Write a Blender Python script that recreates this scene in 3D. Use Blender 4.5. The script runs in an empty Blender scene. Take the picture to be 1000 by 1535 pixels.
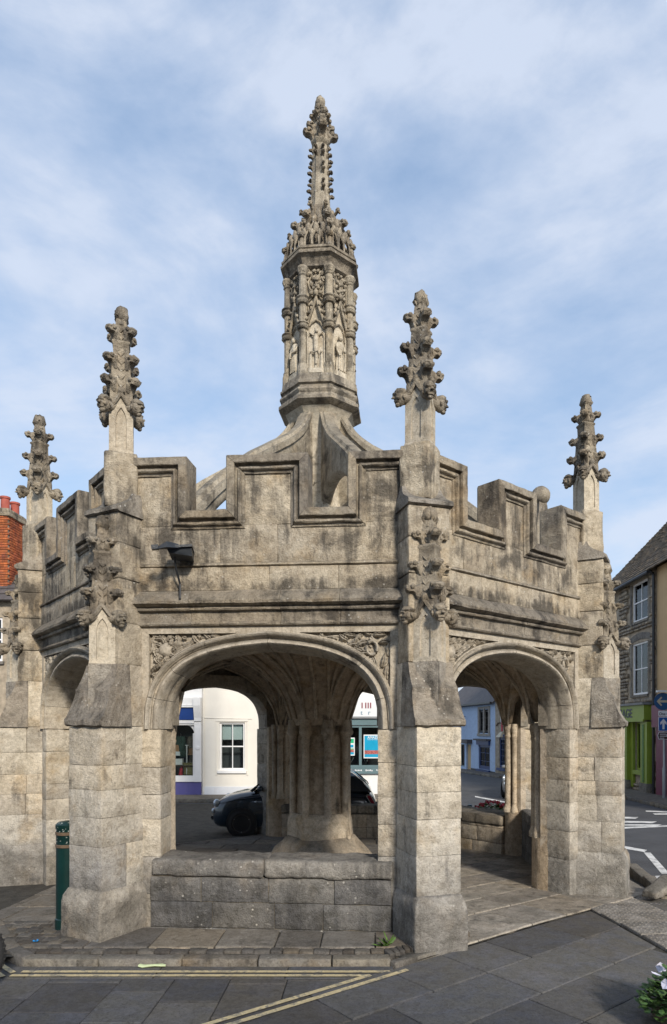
import bpy, math, random
from mathutils import Vector, Matrix, noise
R = math.radians
SC = bpy.context.scene
COL = SC.collection
random.seed(7)

# ---------------------------------------------------------------- camera, sky, sun, exposure
EYE = 2.07
F, CX, YH = 982.0, 548.0, 1091.5            # focal length, principal column and horizon row of a 1000 x 1535 picture
cam_d = bpy.data.cameras.new('camera'); cam = bpy.data.objects.new('camera', cam_d); COL.objects.link(cam)
cam.location = (0, 0, EYE); cam.rotation_euler = (R(90), 0, 0)
cam_d.sensor_fit = 'VERTICAL'; cam_d.sensor_height = 36.0
cam_d.lens = 36.0 * F / 1535.0
cam_d.shift_x = -(CX - 500.0) / 1535.0
cam_d.shift_y = (YH - 767.5) / 1535.0
cam_d.clip_start = 0.05; cam_d.clip_end = 3000
SC.camera = cam

SUN_EL, SUN_AZ = 30.0, 157.0                # azimuth clockwise from +Y
w = bpy.data.worlds.new('World'); SC.world = w; w.use_nodes = True
nt = w.node_tree; nt.nodes.clear()
def N(t, **k):
    n = nt.nodes.new(t)
    for a, b in k.items(): setattr(n, a, b)
    return n
sky = N('ShaderNodeTexSky', sky_type='NISHITA', sun_disc=False, sun_elevation=R(SUN_EL), sun_rotation=R(SUN_AZ), air_density=1.0, dust_density=0.9, ozone_density=1.2)
tc = N('ShaderNodeTexCoord')
mp = N('ShaderNodeMapping'); mp.inputs['Scale'].default_value = (0.9, 1.0, 1.9); mp.inputs['Rotation'].default_value = (0.2, 0.75, 0.2); mp.inputs['Location'].default_value = (5.1, 1.2, 0.4)
nt.links.new(tc.outputs['Generated'], mp.inputs['Vector'])
nz = N('ShaderNodeTexNoise'); nz.inputs['Scale'].default_value = 2.6; nz.inputs['Detail'].default_value = 8; nz.inputs['Roughness'].default_value = 0.58; nz.inputs['Distortion'].default_value = 0.9
nt.links.new(mp.outputs[0], nz.inputs['Vector'])
rp = N('ShaderNodeValToRGB'); rp.color_ramp.elements[0].position = 0.38; rp.color_ramp.elements[1].position = 0.74
rp.color_ramp.elements[0].color = (0.62, 0.62, 0.62, 1); rp.color_ramp.elements[1].color = (0.95, 0.95, 0.95, 1)
nt.links.new(nz.outputs['Fac'], rp.inputs['Fac'])
nz2 = N('ShaderNodeTexNoise'); nz2.inputs['Scale'].default_value = 6.5; nz2.inputs['Detail'].default_value = 6; nz2.inputs['Roughness'].default_value = 0.55
nt.links.new(mp.outputs[0], nz2.inputs['Vector'])
ml = N('ShaderNodeMath', operation='MULTIPLY'); nt.links.new(rp.outputs[0], ml.inputs[0])
ad = N('ShaderNodeMath', operation='MULTIPLY_ADD'); ad.inputs[1].default_value = 1.1; ad.inputs[2].default_value = 0.42
nt.links.new(nz2.outputs['Fac'], ad.inputs[0]); nt.links.new(ad.outputs[0], ml.inputs[1])
cl = N('ShaderNodeMath', operation='MINIMUM'); cl.inputs[1].default_value = 0.9; nt.links.new(ml.outputs[0], cl.inputs[0])
mix = N('ShaderNodeMix', data_type='RGBA'); nt.links.new(cl.outputs[0], mix.inputs['Factor'])
gain = N('ShaderNodeMix', data_type='RGBA', blend_type='MULTIPLY'); gain.inputs['Factor'].default_value = 1
nt.links.new(sky.outputs[0], gain.inputs['A']); gain.inputs['B'].default_value = (0.92, 0.92, 0.86, 1)
nt.links.new(gain.outputs['Result'], mix.inputs['A']); CLD = N('ShaderNodeValToRGB'); CLD.color_ramp.elements[0].position = 0.35; CLD.color_ramp.elements[1].position = 0.85
CLD.color_ramp.elements[0].color = (0.225, 0.335, 0.525, 1); CLD.color_ramp.elements[1].color = (0.40, 0.45, 0.545, 1)
nt.links.new(cl.outputs[0], CLD.inputs['Fac'])
cg = N('ShaderNodeMix', data_type='RGBA', blend_type='MULTIPLY'); cg.inputs['Factor'].default_value = 1; cg.inputs['B'].default_value = (7.7, 7.7, 7.7, 1); cg.clamp_result = False
nt.links.new(CLD.outputs['Color'], cg.inputs['A']); nt.links.new(cg.outputs['Result'], mix.inputs['B'])
bg = N('ShaderNodeBackground'); bg.inputs['Strength'].default_value = 0.125
nt.links.new(mix.outputs['Result'], bg.inputs['Color'])
out = N('ShaderNodeOutputWorld'); nt.links.new(bg.outputs[0], out.inputs['Surface'])

sd = bpy.data.lights.new('sun', 'SUN'); sun = bpy.data.objects.new('sun', sd); COL.objects.link(sun)
sd.energy = 2.3; sd.angle = R(7.0); sd.color = (1.0, 0.91, 0.78)
_sv = Vector((math.sin(R(SUN_AZ)) * math.cos(R(SUN_EL)), math.cos(R(SUN_AZ)) * math.cos(R(SUN_EL)), math.sin(R(SUN_EL))))
sun.rotation_euler = _sv.to_track_quat('Z', 'Y').to_euler()
sun.location = _sv * 60
SC.view_settings.view_transform = 'Standard'; SC.view_settings.look = 'None'
SC.view_settings.gamma = 1; SC.view_settings.use_curve_mapping = False
SC.view_settings.exposure = 0.86
SC.render.engine = 'CYCLES'
SC.cycles.max_bounces = 6; SC.cycles.diffuse_bounces = 4

# ---------------------------------------------------------------- materials
def mat(name):
    m = bpy.data.materials.new(name); m.use_nodes = True
    t = m.node_tree; b = t.nodes['Principled BSDF']
    return m, t, b
def lk(t, a, b): t.links.new(a, b)
def nd(t, ty, **k):
    n = t.nodes.new(ty)
    for a, b in k.items():
        if a in n.inputs.keys(): n.inputs[a].default_value = b
        else: setattr(n, a, b)
    return n
def noise_n(t, vec, scale, detail=4, rough=0.55, dist=0.0):
    n = nd(t, 'ShaderNodeTexNoise'); n.inputs['Scale'].default_value = scale; n.inputs['Detail'].default_value = detail
    n.inputs['Roughness'].default_value = rough; n.inputs['Distortion'].default_value = dist
    if vec is not None: lk(t, vec, n.inputs['Vector'])
    return n.outputs['Fac']
def ramp(t, src, p0, p1, c0=(0, 0, 0, 1), c1=(1, 1, 1, 1)):
    r = nd(t, 'ShaderNodeValToRGB'); e = r.color_ramp.elements
    e[0].position = p0; e[1].position = p1; e[0].color = c0; e[1].color = c1
    lk(t, src, r.inputs['Fac']); return r.outputs['Color']
def mixc(t, fac, a, b, mode='MIX'):
    m = nd(t, 'ShaderNodeMix', data_type='RGBA', blend_type=mode)
    for k, v in (('Factor', fac), ('A', a), ('B', b)):
        s = m.inputs[k]
        if isinstance(v, bpy.types.NodeSocket): lk(t, v, s)
        elif k == 'Factor': s.default_value = v
        else: s.default_value = (*v[:3], 1)
    return m.outputs['Result']
def mth(t, op, a, b=0.0):
    m = nd(t, 'ShaderNodeMath', operation=op)
    for i, v in enumerate((a, b)):
        if isinstance(v, bpy.types.NodeSocket): lk(t, v, m.inputs[i])
        else: m.inputs[i].default_value = v
    return m.outputs[0]
def pos_scaled(t, s=(1, 1, 1)):
    g = nd(t, 'ShaderNodeNewGeometry'); m = nd(t, 'ShaderNodeMapping'); m.inputs['Scale'].default_value = s
    lk(t, g.outputs['Position'], m.inputs['Vector']); return m.outputs[0]

def stone_mat(name, c1, c2, c3, dark=0.5, black=(0.055, 0.05, 0.045), bump=0.5, tint=0.22, white=0.5, ochre=0.25, grime=0.0, bands=()):
    """weathered limestone: two body colours, sooty crust in patches, lichen spots, pits"""
    m, t, b = mat(name)
    p = pos_scaled(t)
    big = noise_n(t, p, 1.1, 5, 0.6); med = noise_n(t, p, 4.5, 6, 0.62, 0.4); fine = noise_n(t, p, 24, 8, 0.72)
    streak = noise_n(t, pos_scaled(t, (9, 9, 1.1)), 1.0, 5, 0.6); bed = noise_n(t, pos_scaled(t, (1.4, 1.4, 22)), 1.0, 5, 0.6)
    col = mixc(t, ramp(t, big, 0.36, 0.64), c1, c2)
    col = mixc(t, ramp(t, med, 0.42, 0.68), col, c3)
    col = mixc(t, mth(t, 'MULTIPLY', ramp(t, noise_n(t, p, 2.3, 4, 0.6), 0.55, 0.72), ochre), col, (0.42, 0.27, 0.10))
    umb = noise_n(t, p, 6.5, 9, 0.70, 0.5)
    col = mixc(t, mth(t, 'MULTIPLY', ramp(t, umb, 0.47, 0.60), 0.42), col, mixc(t, 1.0, col, (0.46, 0.42, 0.37), 'MULTIPLY'))
    col = mixc(t, mth(t, 'MULTIPLY', ramp(t, bed, 0.45, 0.72), 0.10), col, (0.13, 0.115, 0.095))
    crust = mth(t, 'ADD', mth(t, 'MULTIPLY', noise_n(t, p, 2.0, 8, 0.68, 0.6), 0.6), mth(t, 'MULTIPLY', streak, 0.4))
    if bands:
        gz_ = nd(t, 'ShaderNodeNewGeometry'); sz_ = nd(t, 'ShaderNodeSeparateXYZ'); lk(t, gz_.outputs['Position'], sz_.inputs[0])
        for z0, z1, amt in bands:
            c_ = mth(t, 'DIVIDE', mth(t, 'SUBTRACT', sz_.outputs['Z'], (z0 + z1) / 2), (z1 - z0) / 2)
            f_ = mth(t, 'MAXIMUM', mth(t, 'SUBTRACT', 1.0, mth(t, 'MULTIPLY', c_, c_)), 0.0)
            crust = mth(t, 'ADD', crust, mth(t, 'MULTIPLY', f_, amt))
    lo = 0.60 - 0.15 * dark
    col = mixc(t, mth(t, 'MULTIPLY', ramp(t, crust, lo, lo + 0.10), 0.80), col, black)
    # crust that lies on upward ledges: lichen and soot settle where rain stands
    gn = nd(t, 'ShaderNodeNewGeometry'); sx = nd(t, 'ShaderNodeSeparateXYZ'); lk(t, gn.outputs['Normal'], sx.inputs[0])
    led = mth(t, 'MULTIPLY', ramp(t, sx.outputs['Z'], 0.25, 0.8), mth(t, 'MULTIPLY', ramp(t, med, 0.25, 0.6), 0.65))
    col = mixc(t, led, col, (0.085, 0.08, 0.07))
    if grime:
        px = nd(t, 'ShaderNodeSeparateXYZ'); lk(t, gn.outputs['Position'], px.inputs[0])
        gm = mth(t, 'ADD', px.outputs['Z'], mth(t, 'MULTIPLY', noise_n(t, p, 2.6, 6, 0.65), 1.5))
        gm = ramp(t, mth(t, 'MULTIPLY', gm, 0.5), 0.55, 0.76, (1, 1, 1, 1), (0, 0, 0, 1))
        col = mixc(t, mth(t, 'MULTIPLY', gm, grime), col, (0.075, 0.072, 0.068))
        # lower stone tinted grey-blue: the cool skylight of shade put into the colour
        g2 = mth(t, 'ADD', px.outputs['Z'], mth(t, 'MULTIPLY', big, 1.6))
        g2 = ramp(t, mth(t, 'MULTIPLY', g2, 0.25), 0.34, 0.60, (1, 1, 1, 1), (0, 0, 0, 1))
        col = mixc(t, mth(t, 'MULTIPLY', g2, 0.55), col, mixc(t, 0.25, mixc(t, 1.0, col, (0.74, 0.80, 0.92), 'MULTIPLY'), (0.27, 0.275, 0.29)))
        moss = mth(t, 'MULTIPLY', gm, ramp(t, noise_n(t, p, 5.0, 7, 0.7, 0.5), 0.46, 0.58)); col = mixc(t, mth(t, 'MULTIPLY', moss, 0.75 * grime), col, (0.055, 0.052, 0.042))
    col = mixc(t, 0.42, col, mixc(t, 1.0, col, ramp(t, fine, 0.28, 0.72, (0.35, 0.35, 0.35, 1), (1.5, 1.5, 1.5, 1)), 'MULTIPLY'))
    vo = nd(t, 'ShaderNodeTexVoronoi'); vo.inputs['Scale'].default_value = 16; vo.inputs['Randomness'].default_value = 1; lk(t, p, vo.inputs['Vector'])
    spots = mth(t, 'MULTIPLY', ramp(t, vo.outputs['Distance'], 0.10, 0.20, (1, 1, 1, 1), (0, 0, 0, 1)), ramp(t, noise_n(t, p, 3.1, 3), 0.5, 0.62))
    col = mixc(t, mth(t, 'MULTIPLY', spots, white), col, (0.60, 0.58, 0.53))
    spk = noise_n(t, p, 55, 4, 0.7)
    col = mixc(t, mth(t, 'MULTIPLY', ramp(t, spk, 0.54, 0.64), 0.48), col, mixc(t, 1.0, col, (0.35, 0.33, 0.30), 'MULTIPLY'))
    oi = nd(t, 'ShaderNodeObjectInfo')
    r2 = mth(t, 'FRACT', mth(t, 'MULTIPLY', oi.outputs['Random'], 17.31))
    col = mixc(t, mth(t, 'MULTIPLY', ramp(t, r2, 0.55, 1.0), min(.6, tint * 1.6)), col, mixc(t, 1.0, col, (0.90, 0.95, 1.06), 'MULTIPLY'))
    col = mixc(t, mth(t, 'MULTIPLY', ramp(t, r2, 0.0, 0.4, (1, 1, 1, 1), (0, 0, 0, 1)), min(.6, tint * 1.6)), col, mixc(t, 1.0, col, (1.12, 0.98, 0.78), 'MULTIPLY'))
    rnd = ramp(t, oi.outputs['Random'], 0.0, 1.0, (1 - tint, 1 - tint, 1 - tint * 0.9, 1), (1 + tint, 1 + tint * 0.97, 1 + tint * 0.86, 1))
    col = mixc(t, 1.0, col, rnd, 'MULTIPLY')
    lk(t, col, b.inputs['Base Color']); b.inputs['Roughness'].default_value = 0.92
    b.inputs['Specular IOR Level'].default_value = 0.2
    h = mth(t, 'ADD', mth(t, 'MULTIPLY', fine, 0.45), mth(t, 'MULTIPLY', med, 0.9))
    h = mth(t, 'ADD', h, mth(t, 'MULTIPLY', umb, 0.5))
    h = mth(t, 'ADD', h, mth(t, 'MULTIPLY', noise_n(t, p, 70, 4, 0.65), 0.40))
    bp = nd(t, 'ShaderNodeBump'); bp.inputs['Strength'].default_value = min(1, bump * 1.5); bp.inputs['Distance'].default_value = 0.035
    lk(t, h, bp.inputs['Height']); lk(t, bp.outputs[0], b.inputs['Normal'])
    return m

M = {}
M['ashlar'] = stone_mat('ashlar', (0.63, 0.56, 0.445), (0.50, 0.455, 0.375), (0.68, 0.62, 0.52), dark=0.30, bump=0.55, grime=0.5, ochre=0.45, tint=0.17)
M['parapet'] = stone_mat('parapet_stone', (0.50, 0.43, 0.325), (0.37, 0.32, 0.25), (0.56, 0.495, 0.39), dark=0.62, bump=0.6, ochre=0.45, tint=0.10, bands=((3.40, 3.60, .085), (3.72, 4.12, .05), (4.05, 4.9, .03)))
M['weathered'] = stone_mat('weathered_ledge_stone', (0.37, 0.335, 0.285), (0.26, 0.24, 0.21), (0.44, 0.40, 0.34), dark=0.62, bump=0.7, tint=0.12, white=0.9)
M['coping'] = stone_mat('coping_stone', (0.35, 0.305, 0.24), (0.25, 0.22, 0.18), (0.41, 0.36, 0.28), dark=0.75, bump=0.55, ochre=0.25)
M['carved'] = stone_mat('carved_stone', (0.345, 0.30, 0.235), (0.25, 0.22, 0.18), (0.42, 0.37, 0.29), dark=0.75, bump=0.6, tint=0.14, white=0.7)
M['spandrel'] = stone_mat('spandrel_stone', (0.49, 0.44, 0.355), (0.41, 0.37, 0.31), (0.53, 0.475, 0.39), dark=0.25, bump=0.3, tint=0.06, white=0.3)
M['shaft'] = stone_mat('shaft_stone', (0.56, 0.50, 0.40), (0.46, 0.42, 0.34), (0.60, 0.54, 0.44), dark=0.25, bump=0.35, tint=0.1)
M['lantern'] = stone_mat('lantern_stone', (0.42, 0.37, 0.285), (0.31, 0.275, 0.22), (0.47, 0.42, 0.335), dark=0.62, bump=0.45, tint=0.1)
M['inner'] = stone_mat('sooty_inner_stone', (0.52, 0.42, 0.305), (0.40, 0.325, 0.24), (0.58, 0.475, 0.355), dark=0.38, bump=0.5, tint=0.12, white=0.1, ochre=0.5)
M['inner_lit'] = stone_mat('inner_lit_stone', (0.60, 0.505, 0.385), (0.48, 0.41, 0.32), (0.64, 0.56, 0.445), dark=0.35, bump=0.5, tint=0.12, white=0.1, ochre=0.5)  # brighter copy of the inner stone: strong light on ribs and shafts put into colour
M['lowwall'] = stone_mat('low_wall_stone', (0.33, 0.305, 0.265), (0.25, 0.235, 0.21), (0.39, 0.36, 0.31), dark=0.75, bump=0.7, tint=0.14, white=0.8, grime=0.55)
M['mortar'] = stone_mat('mortar', (0.25, 0.23, 0.19), (0.20, 0.18, 0.15), (0.28, 0.25, 0.21), dark=0.5, bump=0.4, tint=0.0)
M['rubble'] = stone_mat('rubble_stone', (0.42, 0.36, 0.275), (0.29, 0.25, 0.20), (0.50, 0.43, 0.335), dark=0.4, bump=0.6, tint=0.3, white=0.1)
M['slate_flag'] = stone_mat('slate_flag', (0.115, 0.115, 0.125), (0.085, 0.09, 0.105), (0.125, 0.125, 0.125), dark=0.25, bump=0.22, tint=0.28, white=0.0, ochre=0.02)
M['flag'] = stone_mat('flagstone', (0.25, 0.23, 0.205), (0.18, 0.17, 0.155), (0.30, 0.27, 0.235), dark=0.4, bump=0.35, tint=0.25, white=0.2, ochre=0.1)
M['pale_flag'] = stone_mat('pale_flagstone', (0.44, 0.395, 0.335), (0.34, 0.31, 0.27), (0.49, 0.445, 0.375), dark=0.40, bump=0.35, tint=0.18, white=0.2, ochre=0.1)
M['sett'] = stone_mat('sett_stone', (0.13, 0.12, 0.11), (0.09, 0.085, 0.08), (0.17, 0.155, 0.14), dark=0.6, bump=0.5, tint=0.3, white=0.1, ochre=0.05)
M['kerb'] = stone_mat('kerb_stone', (0.24, 0.22, 0.195), (0.17, 0.16, 0.145), (0.28, 0.26, 0.22), dark=0.5, bump=0.45, tint=0.2, white=0.2)
M['tactile'] = stone_mat('tactile_concrete', (0.34, 0.315, 0.285), (0.29, 0.27, 0.25), (0.37, 0.345, 0.31), dark=0.15, bump=0.3, tint=0.08, white=0.0, ochre=0.05)
M['bed'] = stone_mat('paving_bed', (0.05, 0.047, 0.042), (0.035, 0.033, 0.03), (0.07, 0.065, 0.055), dark=0.3, bump=0.5, tint=0.0, white=0.0, ochre=0.0)
M['brick'] = stone_mat('brick', (0.42, 0.115, 0.05), (0.50, 0.17, 0.06), (0.30, 0.085, 0.05), dark=0.35, bump=0.4, tint=0.35, white=0.3, ochre=0.1)
M['rooftile'] = stone_mat('stone_roof_tile', (0.24, 0.195, 0.15), (0.16, 0.135, 0.11), (0.29, 0.24, 0.18), dark=0.5, bump=0.5, tint=0.1, white=0.4, ochre=0.3)

def paint(name, c, rough=0.5, var=0.12, scale=3.0, bump=0.08, dirt=0.0, dirtc=(0.2, 0.18, 0.15), metal=0.0, bscale=60, coat=0.0, wear=0):
    m, t, b = mat(name); p = pos_scaled(t)
    n1 = noise_n(t, p, scale, 5, 0.6)
    lo = tuple(x * (1 - var) for x in c); hi = tuple(min(1, x * (1 + var)) for x in c)
    col = mixc(t, ramp(t, n1, 0.3, 0.7), lo, hi)
    if dirt:
        d = ramp(t, noise_n(t, pos_scaled(t, (2.5, 2.5, 0.8)), 1.2, 7, 0.68, 0.3), 0.53, 0.75)
        if wear: d = ramp(t, noise_n(t, p, wear, 9, 0.75, 0.3), 0.48, 0.60)
        col = mixc(t, mth(t, 'MULTIPLY', d, dirt), col, dirtc)
    lk(t, col, b.inputs['Base Color']); b.inputs['Roughness'].default_value = rough; b.inputs['Metallic'].default_value = metal
    if coat: b.inputs['Coat Weight'].default_value = coat; b.inputs['Coat Roughness'].default_value = 0.04
    if bump:
        bp = nd(t, 'ShaderNodeBump'); bp.inputs['Strength'].default_value = bump; bp.inputs['Distance'].default_value = 0.02
        lk(t, noise_n(t, p, bscale, 4, 0.6), bp.inputs['Height']); lk(t, bp.outputs[0], b.inputs['Normal'])
    return m
M['asphalt'] = paint('asphalt', (0.062, 0.064, 0.070), 0.85, 0.25, 1.2, 0.5, 0.35, (0.10, 0.10, 0.10), bscale=120)
M['yellow_line'] = paint('worn_yellow_paint', (0.52, 0.43, 0.25), 0.7, 0.25, 9, 0.3, 0.9, (0.15, 0.145, 0.13), wear=9)
M['white_line'] = paint('worn_white_paint', (0.68, 0.68, 0.66), 0.7, 0.12, 6, 0.3, 0.6, (0.16, 0.16, 0.165), wear=5)
M['render_cream'] = paint('cream_render', (0.74, 0.71, 0.645), 0.85, 0.04, 1.5, 0.15, 0.14, (0.45, 0.42, 0.37))
M['white'] = paint('white_paint', (0.78, 0.78, 0.78), 0.5, 0.04, 3, 0.05, 0.10, (0.5, 0.5, 0.48))
M['white_wash'] = paint('flaking_whitewash', (0.72, 0.74, 0.78), 0.8, 0.06, 3, 0.3, 0.35, (0.42, 0.4, 0.37))
M['blue_fascia'] = paint('royal_blue_board', (0.006, 0.040, 0.200), 0.35, 0.08)
M['purple'] = paint('purple_paint', (0.085, 0.080, 0.26), 0.5, 0.08, dirt=0.2)
M['teal'] = paint('grey_teal_paint', (0.115, 0.185, 0.205), 0.45, 0.10, dirt=0.15)
M['green'] = paint('lime_green_paint', (0.235, 0.31, 0.035), 0.45, 0.07, dirt=0.12)
M['tan'] = paint('apricot_render', (0.53, 0.37, 0.20), 0.85, 0.05, 2, 0.15, 0.12)
M['magenta'] = paint('magenta_paint', (0.13, 0.005, 0.04), 0.4, 0.06)
M['black'] = paint('black_paint', (0.018, 0.02, 0.024), 0.4, 0.15)
M['black_metal'] = paint('black_weathered_metal', (0.022, 0.027, 0.034), 0.45, 0.3, 8, 0.2)
M['grey_metal'] = paint('galvanised_grey', (0.30, 0.31, 0.32), 0.45, 0.1, metal=0.5)
M['lead'] = paint('lead_sheet', (0.20, 0.20, 0.20), 0.6, 0.2, 2, 0.3)
M['bin_green'] = paint('chipped_dark_green_paint', (0.003, 0.026, 0.024), 0.35, 0.25, 6, 0.15, 0.0)
M['bin_chip'] = paint('chipped_undercoat', (0.5, 0.55, 0.52), 0.7, 0.2, 20, 0.1)
M['rust'] = paint('rusty_band', (0.12, 0.08, 0.05), 0.7, 0.3, 20, 0.2)
M['car_blue'] = paint('dark_blue_car_paint', (0.006, 0.020, 0.038), 0.25, 0.05, 1, 0.0, coat=0.9)
M['car_grey'] = paint('grey_car_paint', (0.17, 0.175, 0.185), 0.3, 0.05, 1, 0.0, coat=0.8)
M['tyre'] = paint('tyre_rubber', (0.022, 0.022, 0.023), 0.7, 0.2, 10, 0.2)
M['rim'] = paint('black_wheel', (0.06, 0.055, 0.055), 0.45, 0.2)
M['silver'] = paint('silver_trim', (0.62, 0.63, 0.65), 0.18, 0.05, metal=0.9, bump=0)
M['lamp'] = paint('lamp_lens', (0.62, 0.68, 0.74), 0.08, 0.08, metal=0.35, bump=0)
M['tail'] = paint('red_lens', (0.26, 0.018, 0.035), 0.12, 0.1, bump=0)
M['sign_blue'] = paint('sign_blue', (0.012, 0.105, 0.38), 0.35, 0.04, bump=0)
M['sign_dark'] = paint('faded_sign_blue', (0.014, 0.085, 0.22), 0.4, 0.06, bump=0)
M['sign_white'] = paint('sign_white', (0.72, 0.74, 0.76), 0.4, 0.03, bump=0)
M['sign_pale'] = paint('faded_sign_cream', (0.50, 0.45, 0.33), 0.5, 0.06, bump=0)
M['sign_brown'] = paint('tourist_sign_brown', (0.045, 0.022, 0.016), 0.4, 0.05, bump=0)
M['poster_blue'] = paint('poster_cyan', (0.012, 0.33, 0.56), 0.3, 0.08, 4, 0)
M['poster_green'] = paint('poster_green', (0.02, 0.42, 0.20), 0.3, 0.08, 4, 0)
M['poster_red'] = paint('poster_photo', (0.40, 0.13, 0.12), 0.3, 0.6, 22, 0)
M['ink_red'] = paint('dark_red_lettering', (0.22, 0.02, 0.04), 0.5, 0.05, bump=0)
M['ink_blue'] = paint('blue_grey_lettering', (0.10, 0.22, 0.32), 0.5, 0.05, bump=0)
M['pot'] = paint('terracotta', (0.36, 0.085, 0.06), 0.8, 0.18, 6, 0.2, 0.2)
M['blue_wash'] = paint('pale_blue_limewash', (0.42, 0.53, 0.70), 0.9, 0.10, 7, 1.0, 0.28, (0.25, 0.32, 0.42), bscale=9)
M['navy'] = paint('navy_joinery', (0.012, 0.035, 0.13), 0.4, 0.1)
M['stone_far'] = paint('rubble_wall_far', (0.34, 0.285, 0.215), 0.9, 0.35, 5, 1.0, 0.45, (0.10, 0.085, 0.07), bscale=8)
M['slate_roof'] = paint('slate_roof', (0.085, 0.075, 0.075), 0.7, 0.25, 4, 0.6, 0.3, bscale=14)
M['leaf'] = paint('leaf_green', (0.045, 0.095, 0.022), 0.55, 0.45, 14, 0.1)
M['leaf2'] = paint('leaf_bright', (0.09, 0.18, 0.035), 0.5, 0.4, 14, 0.1)
M['petal_red'] = paint('red_petals', (0.40, 0.012, 0.03), 0.6, 0.3, 30, 0)
M['petal_white'] = paint('white_petals', (0.62, 0.62, 0.74), 0.6, 0.08, 30, 0)
M['wood'] = paint('dark_timber', (0.10, 0.07, 0.045), 0.7, 0.25, 8, 0.3)
M['blue_post'] = paint('blue_grey_post', (0.045, 0.095, 0.13), 0.45, 0.1)
M['litter_blue'] = paint('blue_plastic', (0.02, 0.22, 0.55), 0.4, 0.1)
M['leek'] = paint('pale_green_stalk', (0.50, 0.58, 0.34), 0.5, 0.25, 12, 0.1)
M['cloth_tan'] = paint('tan_cloth', (0.42, 0.24, 0.14), 0.9, 0.2, 12, 0.3)
M['cloth_dark'] = paint('dark_green_cloth', (0.03, 0.06, 0.05), 0.9, 0.4, 12, 0.3)
M['cloth_stripe'] = paint('brown_grey_cloth', (0.13, 0.11, 0.09), 0.9, 0.4, 20, 0.3)
M['cloth_olive'] = paint('olive_woven', (0.24, 0.21, 0.09), 0.9, 0.4, 25, 0.3)
M['room'] = paint('dim_room', (0.06, 0.065, 0.07), 0.9, 0.3, 1.5, 0)
M['blind'] = paint('pale_blind', (0.55, 0.62, 0.63), 0.8, 0.05, 2, 0)
def glass(name, c, rough=0.05, alpha=None):
    m, t, b = mat(name); b.inputs['Base Color'].default_value = (*c, 1); b.inputs['Roughness'].default_value = rough
    b.inputs['Specular IOR Level'].default_value = 0.6
    if alpha is not None:
        tr = nd(t, 'ShaderNodeBsdfTransparent'); gl = nd(t, 'ShaderNodeBsdfGlossy'); gl.inputs['Roughness'].default_value = 0.03
        fr = nd(t, 'ShaderNodeFresnel'); fr.inputs['IOR'].default_value = 1.5
        mx = nd(t, 'ShaderNodeMixShader'); lk(t, fr.outputs[0], mx.inputs[0]); lk(t, tr.outputs[0], mx.inputs[1]); lk(t, gl.outputs[0], mx.inputs[2])
        tr.inputs['Color'].default_value = (*c, 1)
        lk(t, mx.outputs[0], t.nodes['Material Output'].inputs['Surface'])
    return m
M['glass'] = glass('window_glass', (0.86, 0.90, 0.90), alpha=1)
M['glass_dark'] = glass('dark_glass', (0.012, 0.018, 0.022), 0.04)
M['glass_car'] = glass('car_glass', (0.01, 0.014, 0.018), 0.03)

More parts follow.
